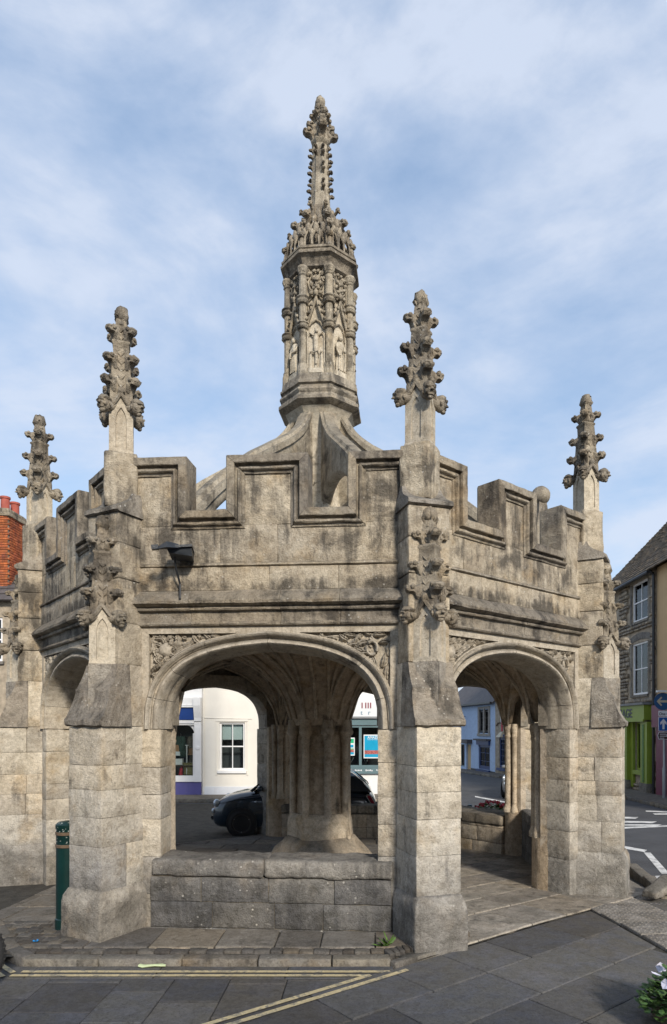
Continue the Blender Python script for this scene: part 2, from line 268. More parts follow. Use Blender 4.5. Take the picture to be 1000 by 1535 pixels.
# ---------------------------------------------------------------- mesh helpers
class MB:
    def __init__(s): s.v = []; s.f = []
    def add(s, vs, fs, X=None):
        k = len(s.v)
        s.v += [tuple(X @ Vector(v)) if X is not None else tuple(v) for v in vs]
        s.f += [tuple(i + k for i in f) for f in fs]
    def box(s, x0, x1, y0, y1, z0, z1, X=None):
        s.add([(x0, y0, z0), (x1, y0, z0), (x1, y1, z0), (x0, y1, z0), (x0, y0, z1), (x1, y0, z1), (x1, y1, z1), (x0, y1, z1)],
              [(0, 3, 2, 1), (4, 5, 6, 7), (0, 1, 5, 4), (1, 2, 6, 5), (2, 3, 7, 6), (3, 0, 4, 7)], X)
    def prism(s, poly, z0, z1, X=None, top=None):
        n = len(poly); tp = top or poly
        vs = [(p[0], p[1], z0) for p in poly] + [(p[0], p[1], z1) for p in tp]
        fs = [tuple(range(n - 1, -1, -1)), tuple(range(n, 2 * n))] + [(i, (i + 1) % n, n + (i + 1) % n, n + i) for i in range(n)]
        s.add(vs, fs, X)
    def loft(s, rings, X=None, cap=True, closed=True):
        n = len(rings[0]); vs = [p for r in rings for p in r]; fs = []
        for j in range(len(rings) - 1):
            for i in range(n if closed else n - 1):
                a, b_ = j * n + i, j * n + (i + 1) % n
                fs.append((a, b_, b_ + n, a + n))
        if cap: fs += [tuple(range(n - 1, -1, -1)), tuple(range((len(rings) - 1) * n, len(rings) * n))]
        s.add(vs, fs, X)
    def lathe(s, prof, seg=8, rot=0.0, X=None, cap=True):
        s.loft([[(r * math.cos(rot + 2 * math.pi * i / seg), r * math.sin(rot + 2 * math.pi * i / seg), z) for i in range(seg)] for r, z in prof], X, cap)
    def tube(s, pts, rad, seg=6, X=None, cap=True):
        pts = [Vector(p) for p in pts]; rings = []; up = Vector((0, 0, 1))
        for i, p in enumerate(pts):
            d = (pts[min(i + 1, len(pts) - 1)] - pts[max(i - 1, 0)]).normalized()
            a = d.cross(up if abs(d.z) < 0.9 else Vector((1, 0, 0))).normalized(); b_ = d.cross(a)
            r = rad[i] if isinstance(rad, (list, tuple)) else rad
            rings.append([p + a * r * math.cos(2 * math.pi * k / seg) + b_ * r * math.sin(2 * math.pi * k / seg) for k in range(seg)])
        s.loft(rings, X, cap)
    def ball(s, c, r, nu=8, nv=6, X=None, rough=0.0, seed=0):
        rr = r if isinstance(r, (tuple, list)) else (r, r, r); rings = []
        for j in range(nv + 1):
            th = -math.pi / 2 + math.pi * j / nv; ring = []
            for i in range(nu):
                ph = 2 * math.pi * i / nu
                d = Vector((math.cos(th) * math.cos(ph), math.cos(th) * math.sin(ph), math.sin(th)))
                k = 1 + (rough * noise.noise(d * 2.2 + Vector((seed * 3.1, seed, 0))) if rough else 0)
                ring.append((c[0] + rr[0] * d.x * k, c[1] + rr[1] * d.y * k, c[2] + rr[2] * d.z * k))
            rings.append(ring)
        s.loft(rings, X, True)
    def stone(s, hx, hy, hz, fmap=None, rho=0.014, seg=0.14, rough=0.006, seed=0.0, X=None, maxn=9):
        def axis(h):
            r = min(rho, h * 0.45); n = max(1, min(maxn, int(round(2 * (h - r) / seg))))
            return [-h] + [-h + r + 2 * (h - r) * i / n for i in range(n + 1)] + [h]
        ax = [axis(h) for h in (hx, hy, hz)]; H = (hx, hy, hz); L = [len(a) - 1 for a in ax]
        idx = {}; vs = []; so = Vector((seed * 7.13, seed * 3.7, seed * 1.9))
        def vid(i, j, k):
            key = (i, j, k)
            if key in idx: return idx[key]
            p = Vector((ax[0][i], ax[1][j], ax[2][k]))
            q = Vector([max(-(H[a] - min(rho, H[a] * 0.45)), min(H[a] - min(rho, H[a] * 0.45), p[a])) for a in range(3)])
            d = p - q; ln = d.length
            if ln > 1e-9:
                n = d / ln; r = min(rho, min(H) * 0.45); p = q + n * min(ln, r)
                p += n * rough * (noise.noise(p * 5 + so) * 1.2 + noise.noise(p * 17 + so) * 0.7)
            if fmap: p = fmap(p.x, p.y, p.z)
            idx[key] = len(vs); vs.append(tuple(p)); return idx[key]
        fs = []
        for a, b_, c_ in ((0, 1, 2), (1, 2, 0), (2, 0, 1)):
            for side in (0, L[c_]):
                for i in range(L[a]):
                    for j in range(L[b_]):
                        def g(ii, jj):
                            k = [0, 0, 0]; k[a] = ii; k[b_] = jj; k[c_] = side; return vid(*k)
                        q = (g(i, j), g(i + 1, j), g(i + 1, j + 1), g(i, j + 1))
                        fs.append(q if side else q[::-1])
        s.add(vs, fs, X)
    def sbox(s, x0, x1, y0, y1, z0, z1, **k):
        cx, cy, cz = (x0 + x1) / 2, (y0 + y1) / 2, (z0 + z1) / 2
        s.stone(abs(x1 - x0) / 2, abs(y1 - y0) / 2, abs(z1 - z0) / 2, lambda x, y, z: Vector((x + cx, y + cy, z + cz)), **k)
    def rough_all(s, amp, freq=6, seed=0):
        so = Vector((seed * 1.7, seed * 0.9, seed))
        for i, v in enumerate(s.v):
            p = Vector(v); q = p * freq + so
            s.v[i] = tuple(p + Vector((noise.noise(q), noise.noise(q + Vector((9, 0, 0))), noise.noise(q + Vector((0, 9, 0))))) * amp)
    def mesh(s, name, m, smooth=True, angle=40):
        me = bpy.data.meshes.new(name); me.from_pydata(s.v, [], s.f); me.materials.append(m)
        if smooth:
            me.polygons.foreach_set('use_smooth', [True] * len(me.polygons)); me.set_sharp_from_angle(angle=R(angle))
        me.validate(); me.update(); return me
    def build(s, name, m, parent=None, **k):
        return place(name, s.mesh(name, m, **k), parent)
def place(name, me, parent=None, loc=(0, 0, 0), rot=(0, 0, 0)):
    o = bpy.data.objects.new(name, me); COL.objects.link(o); o.parent = parent; o.location = loc; o.rotation_euler = rot; return o
def empty(name, loc=(0, 0, 0), rz=0.0, parent=None):
    o = bpy.data.objects.new(name, None); COL.objects.link(o); o.location = loc; o.rotation_euler = (0, 0, rz); o.parent = parent
    o.empty_display_size = 0.2; return o
def tag(o, label=None, cat=None, group=None, kind=None):
    for k, v in (('label', label), ('category', cat), ('group', group), ('kind', kind)):
        if v: o[k] = v
    return o
def copy_tree(o, parent=None):
    c = o.copy(); COL.objects.link(c)
    if parent is not None: c.parent = parent
    for ch in list(o.children): copy_tree(ch, c)
    return c
def qbox(name, m, parent, x0, x1, y0, y1, z0, z1):
    b = MB(); b.box(x0, x1, y0, y1, z0, z1); return b.build(name, m, parent, smooth=False)
def bilin(q, z0, z1, hx, hy, hz):
    q = [Vector((a, b_, 0)) for a, b_ in q]
    def f(x, y, z):
        u, v, t = (x / hx + 1) / 2, (y / hy + 1) / 2, (z / hz + 1) / 2
        p = q[0] * (1 - u) * (1 - v) + q[1] * u * (1 - v) + q[2] * u * v + q[3] * (1 - u) * v
        return Vector((p.x, p.y, z0 + (z1 - z0) * t))
    return f
def quad_stone(q, z0, z1, **k):
    """a stone on a plan quadrilateral q"""
    b = MB(); d = lambda i, j: math.hypot(q[i][0] - q[j][0], q[i][1] - q[j][1])
    hx, hy, hz = (d(0, 1) + d(2, 3)) / 4, (d(1, 2) + d(3, 0)) / 4, (z1 - z0) / 2
    b.stone(hx, hy, hz, bilin(q, z0, z1, hx, hy, hz), **k); return b
def clip_poly(poly, a, n):
    """keep the part of poly on the side of point a that n points to"""
    o = []
    for i in range(len(poly)):
        p, q = poly[i], poly[(i + 1) % len(poly)]
        dp = (p[0] - a[0]) * n[0] + (p[1] - a[1]) * n[1]; dq = (q[0] - a[0]) * n[0] + (q[1] - a[1]) * n[1]
        if dp >= 0: o.append(p)
        if (dp < 0) != (dq < 0):
            t = dp / (dp - dq); o.append((p[0] + (q[0] - p[0]) * t, p[1] + (q[1] - p[1]) * t))
    return o
def lerp_tab(tab, x):
    for (x0, y0), (x1, y1) in zip(tab, tab[1:]):
        if x <= x1: return y0 + (y1 - y0) * (max(x, x0) - x0) / (x1 - x0)
    return tab[-1][1]
def ground_z(y):
    return lerp_tab([(-100, 0.0), (7, 0), (14, -0.22), (24, -0.30), (36, -0.52), (60, -0.95), (400, -2.5)], y)
def on_ground(px, py):
    """point of the street that the photograph shows at pixel (px, py)"""
    y = 8.0
    for _ in range(30): y = (EYE - ground_z(y)) * F / (py - YH)
    return ((px - CX) / F * y, y)

# ================================================================ THE MARKET CROSS
A_OUT, A_IN = 3.72, 3.28                    # outer and inner wall planes (distance from the axis)
SPR, ZF = 2.06, 0.04                        # springing height, floor
cross = empty('market_cross', (-0.708, 10.31, 0), R(-4.27))
tag(cross, 'tall octagonal medieval stone market cross with open arches, pinnacles and carved lantern', 'market cross')
C45, S45 = math.cos(R(22.5)), math.sin(R(22.5))

def arch_z(s, rise):                        # four-centred arch, s = |u| / half width
    s = min(1.0, abs(s)); p = 2.9
    return rise * (0.9 * (1 - s ** p) ** (1 / p) + 0.1 * (1 - s))
def arch_pts(hw, rise, n=22):
    pts = []
    for i in range(2 * n + 1):
        a = math.pi * i / (2 * n); s = -math.cos(a)
        pts.append((hw * s, SPR + arch_z(s, rise)))
    return pts
BASE_W, BASE_R = 1.125, 0.835
def arch_line(n=22):
    """points and outward normals along the arch"""
    p = arch_pts(BASE_W, BASE_R, n); nn = []
    for i in range(len(p)):
        a, b_ = p[max(i - 1, 0)], p[min(i + 1, len(p) - 1)]
        t = Vector((b_[0] - a[0], b_[1] - a[1])).normalized(); nn.append((-t.y, t.x))
    nn[0] = (-1, 0); nn[-1] = (1, 0)
    return p, nn
AP, AN = arch_line()
ARCH_PROF = [(0.147, -3.716), (0.1487, -3.745), (0.134, -3.762), (0.1141, -3.752), (0.1055, -3.722), (0.102, -3.7), (0.0847, -3.69), (0.0709, -3.708), (0.0605, -3.728), (0.0389, -3.732), (0.0225, -3.715), (0.0121, -3.67), (0.0, -3.62), (-0.0072, -3.585), (0.0, -3.56), (-0.018, -3.52), (-0.027, -3.47), (-0.024, -3.42), (-0.012, -3.36), (0.0, -3.3), (0.147, -3.3)]
def sweep_arch(mb, i0, i1, prof, gap=0.0):
    rings = []
    for i in range(i0, i1 + 1):
        (u, z), (nu, nz_) = AP[i], AN[i]
        rings.append([(u + nu * d, y, z + nz_ * d) for d, y in prof])
    mb.loft(rings)
def offset_at(u, off):
    """height of the arch line moved outward by off, above position u"""
    best = None
    for i in range(len(AP) - 1):
        a = (AP[i][0] + AN[i][0] * off, AP[i][1] + AN[i][1] * off); b_ = (AP[i + 1][0] + AN[i + 1][0] * off, AP[i + 1][1] + AN[i + 1][1] * off)
        if a[0] <= u <= b_[0] and b_[0] > a[0]:
            z = a[1] + (b_[1] - a[1]) * (u - a[0]) / (b_[0] - a[0]); best = z if best is None else max(best, z)
    return best

# ---- one side of the octagon, built facing -Y, later copied round
faces = []                                   # prototype parts of a face
# spandrel wall with sunk triangular panels
def spandrel_wall():
    mb = MB(); us = sorted(set([round(-1.40 + 2.80 * i / 112, 4) for i in range(113)] + [-1.236, -1.234, 1.234, 1.236]))
    TOP, PT = 3.105, 3.032
    def cols(u):
        lo = offset_at(u, 0.10)
        lo = SPR - 0.03 if lo is None else lo
        e = offset_at(u, 0.162)
        if abs(u) > 1.235 or e is None or e > PT - 0.004: e = None if abs(u) > 1.235 or (e is not None) else SPR + 0.30
        return lo, e
    yo, yr, yi = -A_OUT, -A_OUT + 0.055, -A_IN
    prev = None
    for u0, u1 in zip(us, us[1:]):
        um = (u0 + u1) / 2; (l0, e0), (l1, e1) = cols(u0 + 1e-4), cols(u1 - 1e-4)
        sunk = e0 is not None and e1 is not None and abs(um) < 1.235
        if sunk:
            for (za0, zb0, za1, zb1, y) in ((l0, e0, l1, e1, yo), (e0, PT, e1, PT, yr), (PT, TOP, PT, TOP, yo)):
                mb.add([(u0, y, za0), (u1, y, za1), (u1, y, zb1), (u0, y, zb0)], [(0, 1, 2, 3)])
            mb.add([(u0, yo, e0), (u1, yo, e1), (u1, yr, e1), (u0, yr, e0)], [(0, 1, 2, 3)])
            mb.add([(u0, yo, PT), (u1, yo, PT), (u1, yr, PT), (u0, yr, PT)], [(3, 2, 1, 0)])
        else:
            mb.add([(u0, yo, l0), (u1, yo, l1), (u1, yo, TOP), (u0, yo, TOP)], [(0, 1, 2, 3)])
        mb.add([(u0, yi, l0), (u1, yi, l1), (u1, yi, TOP), (u0, yi, TOP)], [(3, 2, 1, 0)])
        mb.add([(u0, yo, l0), (u1, yo, l1), (u1, yi, l1), (u0, yi, l0)], [(3, 2, 1, 0)])
    for s in (-1, 1):
        mb.add([(s * 1.235, yo, 2.06), (s * 1.235, yr, 2.06), (s * 1.235, yr, PT), (s * 1.235, yo, PT)], [(0, 1, 2, 3)])
    return mb
sp = spandrel_wall().build('spandrel_wall', M['spandrel'], cross, angle=30); faces.append(sp)

def leaf_relief(mb, c, ang, ln, wd, ht, curl, seed):
    """a lobed leaf lying on the panel: raised midrib, scalloped edge, tip curling off the ground"""
    n, k = 12, 6; rnd = random.Random(seed); rows = []
    a = ang; x, z = c
    for i in range(n + 1):
        t = i / n
        x += math.cos(a) * ln / n; z += math.sin(a) * ln / n; a += curl / n
        env = math.sin(math.pi * min(1, 0.12 + t * 0.88)) ** 0.7 * wd * (1 - 0.25 * t)
        lobe = 0.62 + 0.38 * abs(math.sin(t * math.pi * 3.5 + 0.6))
        hw = env * lobe + 0.003
        row = []
        for j in range(k + 1):
            s = -1 + 2 * j / k
            px, pz = x - math.sin(a) * hw * s, z + math.cos(a) * hw * s
            prof = (1 - abs(s) ** 2.2) * (0.55 + 0.45 * math.sin(t * math.pi)) - 0.35 * math.exp(-(s * 5) ** 2) + 0.20 * math.sin(t * 22) * (abs(s) > 0.2) * (1 - abs(s))
            row.append((px, -A_OUT + 0.06 - ht * max(-0.1, prof), pz))
        rows.append(row)
    mb.loft(rows, cap=False, closed=False)
def foliage(side, seed):
    mb = MB(); rnd = random.Random(seed); cx, cz = side * 1.07, 2.87
    def inside(u, z):
        e = offset_at(u, 0.17); e = SPR + .3 if e is None else e
        return abs(u) < 1.21 and e < z < 3.01
    spots = []
    for _ in range(2500):
        u = side * rnd.uniform(0.2, 1.215); z = rnd.uniform(2.30, 3.02)
        if not inside(u, z) or math.hypot(u - cx, z - cz) < 0.11: continue
        if all(math.hypot(u - a, z - b_) > 0.064 for a, b_ in spots): spots.append((u, z))
    for i, (u, z) in enumerate(spots):
        ang = math.atan2(z - cz, u - cx) + rnd.uniform(-0.5, 0.5)
        for _ in range(6):
            ln = rnd.uniform(0.11, 0.19)
            if inside(u + math.cos(ang) * ln * .8, z + math.sin(ang) * ln * .8): break
            ang += 0.5
        else: ln = 0.05
        leaf_relief(mb, (u - math.cos(ang) * ln * .4, z - math.sin(ang) * ln * .4), ang, ln, rnd.uniform(0.034, 0.050), rnd.uniform(0.05, 0.075), rnd.uniform(-1.4, 1.4), i)
    pts = []                                   # running stem
    for i in range(16):
        t = i / 15; u = side * (1.05 - 0.72 * t); e = offset_at(u, 0.165) or 2.4
        pts.append((u, -A_OUT + 0.05, min(3.0, (e + 3.02) / 2 + 0.02 * math.sin(t * 16)) if e < 3.0 else 3.0))
    mb.tube(pts, [0.016 - 0.008 * i / 15 for i in range(16)], 5)
    if side < 0:                               # left: a round leafy boss
        mb.ball((cx, -A_OUT + 0.045, cz), (0.075, 0.05, 0.075), 10, 8, rough=0.3, seed=2)
        for k in range(8): leaf_relief(mb, (cx + 0.04 * math.cos(k * .785), cz + .04 * math.sin(k * .785)), k * .785, 0.10, 0.035, 0.062, 0.9, k)
    else:                                      # right: looped stem with grape bunches
        ring = [(cx - 0.02 + 0.055 * math.cos(a), -A_OUT + 0.02, cz + 0.055 * math.sin(a) * 1.25) for a in [i * .45 for i in range(15)]]
        mb.tube(ring, 0.018, 6)
        for (gx, gz) in ((cx - 0.01, cz + 0.115), (cx - 0.03, cz - 0.125)):
            for k in range(14):
                mb.ball((gx + rnd.uniform(-.035, .035), -A_OUT + 0.035, gz + rnd.uniform(-.04, .04)), 0.016, 6, 4)
    return mb
for s in (-1, 1):
    faces.append(foliage(s, 5 + s).build('leaf_carving', M['spandrel'], cross, angle=60))

# arch moulding, in voussoirs
am = empty('arch_moulding', parent=cross); faces.append(am)
cuts = [0, 3, 8, 14, 22, 29, 35, 41, 44]
for i0, i1 in zip(cuts, cuts[1:]):
    mb = MB(); sweep_arch(mb, i0, i1, ARCH_PROF); mb.rough_all(0.004, 7, i0)
    # pull the ends apart by a hair so that the joint shows
    n = len(ARCH_PROF); a, b_ = Vector(mb.v[0]), Vector(mb.v[n]); d = (b_ - a).normalized() * 0.0022
    for k in range(n): mb.v[k] = tuple(Vector(mb.v[k]) + d)
    a, b_ = Vector(mb.v[-n]), Vector(mb.v[-2 * n]); d = (b_ - a).normalized() * 0.0022
    for k in range(1, n + 1): mb.v[-k] = tuple(Vector(mb.v[-k]) + d)
    mb.build('voussoir', M['spandrel'], am, angle=55)

def extrude_profile(mb, prof, u0, u1, step=0.06, rough=0.004, seed=0):
    n = max(2, int((u1 - u0) / step)); rings = []; so = Vector((seed, seed * 2, 3))
    for i in range(n + 1):
        u = u0 + (u1 - u0) * i / n; r = []
        for k, (a, z) in enumerate(prof):
            q = Vector((u * 4, k * 0.35, z * 3)) + so
            w_ = rough * (noise.noise(q) + 0.6 * noise.noise(q * 3.3)) if a > 3.5 else 0
            r.append((u, -(a + w_), z + w_ * 0.5))
        rings.append(r)
    mb.loft(rings)
CORN = [(3.40, 3.10), (3.724, 3.10), (3.755, 3.108), (3.764, 3.122), (3.760, 3.142), (3.735, 3.150), (3.732, 3.20), (3.738, 3.252), (3.775, 3.258), (3.782, 3.272), (3.776, 3.288), (3.768, 3.292), (3.800, 3.302), (3.836, 3.318), (3.842, 3.345), (3.826, 3.368),
        (3.80, 3.40), (3.772, 3.43), (3.748, 3.447), (3.738, 3.462), (3.40, 3.462)]
cn = empty('cornice', parent=cross); faces.append(cn)
for k, (a, b_) in enumerate(((-1.40, -0.78), (-0.78, 0.14), (0.14, 0.74), (0.74, 1.40))):
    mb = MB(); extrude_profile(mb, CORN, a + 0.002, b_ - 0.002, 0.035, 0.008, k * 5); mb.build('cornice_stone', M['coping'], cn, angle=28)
st = MB(); extrude_profile(st, [(3.42, 3.702), (3.735, 3.702), (3.752, 3.712), (3.752, 3.728), (3.735, 3.742), (3.42, 3.742)], -1.40, 1.40, 0.05, 0.006, 3)
faces.append(st.build('string_course', M['coping'], cross, angle=50))
# parapet courses and merlons
def battlements(PATH, rz, courses=True):
    pw = empty('parapet', (0, 0, 0), rz, cross); cp = empty('coping', (0, 0, 0), rz, cross)
    def pstone(u0, u1, z0, z1, a0=3.48, a1=A_OUT, m='parapet', seed=0, rough=0.006):
        mb = MB(); mb.sbox(u0 + .0010, u1 - .0010, -a1, -a0, z0 + .001, z1 - .001, rho=0.004, seg=0.10, rough=rough, seed=seed); return mb.build('stone', M[m], pw, angle=60)
    row = [-1.39, -0.62, 0.02, 0.72, 1.39]
    for i, (a, b_) in enumerate(zip(row, row[1:])): pstone(a, b_, 3.464, 3.702, a1=3.733, seed=i)
    row = [-1.39, -0.90, -0.49, 0.10, 0.78, 1.39]
    for i, (a, b_) in enumerate(zip(row, row[1:])): pstone(a, b_, 3.742, 4.125, seed=10 + i)
    pstone(PATH[4][0] + .14, PATH[5][0] - .14, 4.126, 4.66, seed=20, a1=A_OUT - 0.004); pstone(-1.39, PATH[1][0] - .145, 4.126, 4.66, seed=21, a1=A_OUT - 0.002); pstone(PATH[8][0] + .145, 1.39, 4.126, 4.66, seed=22, a1=A_OUT - 0.002)
    def path_off(i, d):
        dirs = []
        for a, b_ in ((i - 1, i), (i, i + 1)):
            if 0 <= a and b_ < len(PATH):
                v = (PATH[b_][0] - PATH[a][0], PATH[b_][1] - PATH[a][1]); l = math.hypot(*v); dirs.append((v[1] / l, -v[0] / l))
        n = (sum(x[0] for x in dirs), sum(x[1] for x in dirs)) if len(dirs) == 2 else dirs[0]
        return PATH[i][0] + n[0] * d, PATH[i][1] + n[1] * d
    for i in range(len(PATH) - 1):
        mb = MB(); rings = []; N_ = 9
        for k in range(N_ + 1):
            t = 0.004 + 0.992 * k / N_; ring = []
            for j, (d, a) in enumerate(CPROF):
                p, q = path_off(i, d), path_off(i + 1, d); u, z = p[0] + (q[0] - p[0]) * t, p[1] + (q[1] - p[1]) * t
                w_ = 0.006 * noise.noise(Vector((u * 6, z * 6, j * 0.4 + i + rz))) + 0.004 * noise.noise(Vector((u * 19, z * 19, j * 0.7 + rz)))
                ring.append((u, -(a + (w_ if a > 3.5 else 0)), z + w_))
            rings.append(ring)
        mb.loft(rings); mb.build('coping_stone', M['coping'], cp, angle=28)
    return [pw, cp]
# moulded coping that follows the battlements
CPROF = [(0.0, 3.46), (-0.012, 3.48), (-0.012, 3.775), (-0.002, 3.792), (0.066, 3.794), (0.072, 3.790), (0.076, 3.744), (0.098, 3.736), (0.103, 3.740), (0.106, 3.768), (0.126, 3.770), (0.136, 3.760), (0.142, 3.738), (0.166, 3.732), (0.170, 3.700), (0.170, 3.48), (0.15, 3.46)]
PATH_A = [(-1.39, 4.80), (-0.83, 4.80), (-0.83, 4.255), (-0.40, 4.255), (-0.40, 4.80), (0.405, 4.80), (0.405, 4.255), (0.825, 4.255), (0.825, 4.80), (1.39, 4.80)]
PATH_B = [(-1.39, 4.80), (-0.925, 4.80), (-0.925, 4.24), (-0.37, 4.24), (-0.37, 4.80), (0.305, 4.80), (0.305, 4.22), (0.845, 4.22), (0.845, 4.78), (1.39, 4.78)]
faces += battlements(PATH_A, 0.0)
battlements(PATH_B, R(45))
for k in range(1, 8):                                   # the other seven sides
    for o in list(faces):
        if k == 1 and o.name.split('.')[0] in ('parapet', 'coping'): continue
        copy_tree(o, cross).rotation_euler = (0, 0, R(45 * k))

# low walls closing six of the sides (the two walk-through sides stay open)
def low_wall(k, inner, top, a_out=3.79, seed=0, m='lowwall', z0=-0.4):
    o = empty('low_wall', (0, 0, 0), R(45 * k), cross); rnd = random.Random(seed)
    def split(u0, u1, n):
        c = [u0 + (u1 - u0) * i / n + (rnd.uniform(-.09, .09) if 0 < i < n else 0) for i in range(n + 1)]; return list(zip(c, c[1:]))
    cap = top - 0.175
    for i, (a, b_) in enumerate(split(-1.19, 1.27, 2)):
        mb = MB(); mb.sbox(a + .003, b_ - .003, -a_out + 0.006, -inner + 0.02, cap, top + rnd.uniform(-.012, .012), rho=0.03, seg=0.06, rough=0.016, seed=seed + i, maxn=24); mb.build('cap_stone', M['coping' if m != 'lowwall' else m], o, angle=60)
    zz = [z0, 0.055, 0.315, cap - .004]
    for r_ in range(3):
        for i, (a, b_) in enumerate(split(-1.20 + 0.0, 1.25, (2, 4, 4)[r_] if k == 0 else 4)):
            mb = MB(); mb.sbox(a + .0035, b_ - .0035, -a_out + 0.03 + rnd.uniform(0, .008), -inner, zz[r_] + .003, zz[r_ + 1] - .003, rho=0.006, seg=0.09, rough=0.006, seed=seed + 9 * r_ + i); mb.build('stone', M[m], o, angle=60)
    mb = MB(); mb.box(-1.19, 1.24, -a_out + 0.05, -inner - .02, z0, cap); mb.build('mortar_core', M['mortar'], o)
low_wall(0, 3.36, 0.745, seed=1)
for k, inner, top in ((2, 3.30, 0.70), (3, 3.02, 0.54), (4, 3.05, 0.50), (6, 3.3, 0.7)): low_wall(k, inner, top, seed=20 * k, m='inner_lit' if k in (3, 4) else 'lowwall')

# ---- corners: piers and buttresses (t = along the tangent, r = outward)
def corner(k):
    rz = R(22.5 + 45 * k); o = empty('buttress', (0, 0, 0), rz, cross); rnd = random.Random(100 + k)
    def q(*p): return [(t, -r) for r, t in p]
    def put(mb, name='stone', m='ashlar', angle=60): return mb.build(name, M[m], o, angle=angle)
    zj = [-0.4, 0.40, 0.80, 1.08, 1.36, 1.70, 2.055]
    for s in (-1, 1):                                     # jamb stones either side
        zs = [zj[0]] + [z + rnd.uniform(-.06, .06) for z in zj[1:-1]] + [zj[-1]]
        for i in range(len(zs) - 1):
            pts = q((3.455, s * .200), (3.40, s * .02), (3.90, s * .05), (3.94, s * .212), (3.862, s * .398)) 
            quad = [pts[0], pts[1], pts[3], pts[4]]
            if s > 0: quad = quad[::-1]
            put(quad_stone(quad, zs[i] + .001, zs[i + 1] - .001, rho=0.004, seg=0.085, rough=0.0045, seed=k * 31 + i + s * 3), m='ashlar')
    zb = [0.50, 0.92, 1.19, 1.44, 1.73, 2.085]; zb = [zb[0]] + [z + rnd.uniform(-.04, .04) for z in zb[1:-1]] + [zb[-1]]
    for i in range(5):                                    # buttress courses
        z0, z1 = zb[i] + .0006, zb[i + 1] - .0006; cut = None
        if rnd.random() < 0.6: cut = rnd.uniform(4.12, 4.25)
        jt = rnd.uniform(-.004, .004)
        segs = [(3.86, cut), (cut, 4.45)] if cut else [(3.86, 4.45)]
        for a, b_ in segs:
            mb = MB(); mb.sbox(-.225 + jt, .225 + jt, -b_ + (0.002 if b_ != 4.45 else 0), -a - (0.002 if a != 3.86 else 0), z0, z1, rho=0.0035, seg=0.085, rough=0.0035, seed=k * 17 + i); put(mb)
    mb = MB()                                             # plinth with a worn chamfer
    for j in (0,):
        mb.stone(.266, .345, .46, lambda x, y, z: Vector((x * (1 - 0.16 * max(0, (z - 0.36) / 0.10) if z > 0.36 else 1), (y if y > 0 else y * (1 - 0.13 * max(0, (z - 0.36) / 0.10) if z > 0.36 else 1)) - 4.165, z + 0.055)), rho=0.016, seg=0.06, rough=0.011, seed=k, maxn=16)
    put(mb, 'plinth_stone', 'ashlar')
    # weathered set-off: sloping, with a drip lip
    put((lambda m_: (m_.sbox(-.2235, .2235, -4.16, -3.86, 2.087, 2.702, rho=.006, seg=.1, rough=.005, seed=k + 70), m_)[1])(MB()))
    prof = [(4.10, 2.085), (4.46, 2.085), (4.487, 2.10), (4.492, 2.145), (4.462, 2.175), (4.42, 2.25), (4.385, 2.34), (4.368, 2.42), (4.372, 2.45), (4.35, 2.475), (4.31, 2.53), (4.275, 2.61), (4.255, 2.70), (4.20, 2.705), (4.10, 2.705)]
    wd = lambda z: 0.252 if z < 2.2 else 0.252 - 0.026 * min(1, (z - 2.2) / .35)
    mb = MB(); rings = []
    for j in range(9):
        t = -1 + 2 * j / 8
        rings.append([(t * wd(z), -(r + 0.022 * noise.noise(Vector((t * 2, r * 5, z * 5 + k)))), z + 0.014 * noise.noise(Vector((t * 3, r * 5, z * 5 + k + 7)))) for r, z in prof])
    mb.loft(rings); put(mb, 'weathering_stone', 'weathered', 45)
    zu = [2.70, 3.12, 3.55, 3.90, 4.205]
    for i in range(4):                                    # upper stage
        mb = MB(); jt = rnd.uniform(-.004, .004)
        mb.sbox(-.214 + jt, .214 + jt, -4.232, -3.62, zu[i] + .0015, zu[i + 1] - .0015, rho=0.010, seg=0.085, rough=0.007, seed=k * 13 + i + 50); put(mb, m='parapet')
    prof = [(3.55, 4.203), (4.238, 4.203), (4.268, 4.215), (4.270, 4.25), (4.24, 4.272), (4.18, 4.30), (4.12, 4.335), (4.07, 4.38), (4.04, 4.44), (3.55, 4.46)]
    mb = MB(); rings = []
    for j in range(9):
        t = -1 + 2 * j / 8
        rings.append([(t * (0.236 if z < 4.3 else 0.236 - 0.02 * (z - 4.3) / .1), -(r + 0.010 * noise.noise(Vector((t * 2, r * 5, z * 5 + k + 3)))), z + 0.008 * noise.noise(Vector((t * 3, r * 5, z * 5 + k)))) for r, z in prof])
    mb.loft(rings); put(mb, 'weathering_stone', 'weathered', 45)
    mb = MB(); mb.prism(q((3.47, -.17), (3.47, .17), (3.85, .36), (3.90, .19), (4.05, .19), (4.05, -.19), (3.90, -.19), (3.85, -.36)), -0.4, 2.10)
    mb.prism(q((3.44, -.26), (3.44, .26), (3.66, .30), (3.86, .16), (3.86, -.16), (3.66, -.30)), 2.10, 4.3); put(mb, 'mortar_core', 'mortar')
    # clustered inner shafts of the pier
    p = empty('inner_pier', (0, 0, 0), rz, cross)
    for i, (r, t, rad) in enumerate(((3.355, 0.0, .062), (3.405, -.115, .045), (3.405, .115, .045))):
        mb = MB(); mb.lathe([(rad * 1.5, .62), (rad * 1.5, .68), (rad * 1.1, .73), (rad, .78), (rad, 1.36), (rad, 1.90), (rad * 1.15, 1.92), (rad * 1.15, 1.94), (rad * 1.0, 1.95), (rad * 1.12, 2.0), (rad * 1.38, 2.06), (rad * 1.38, 2.10), (rad * 1.1, 2.14)], 10, X=Matrix.Translation((t, -r, 0)))
        mb.rough_all(0.005, 9, i + k); mb.build('shaft', M['inner_lit'], p, angle=50)
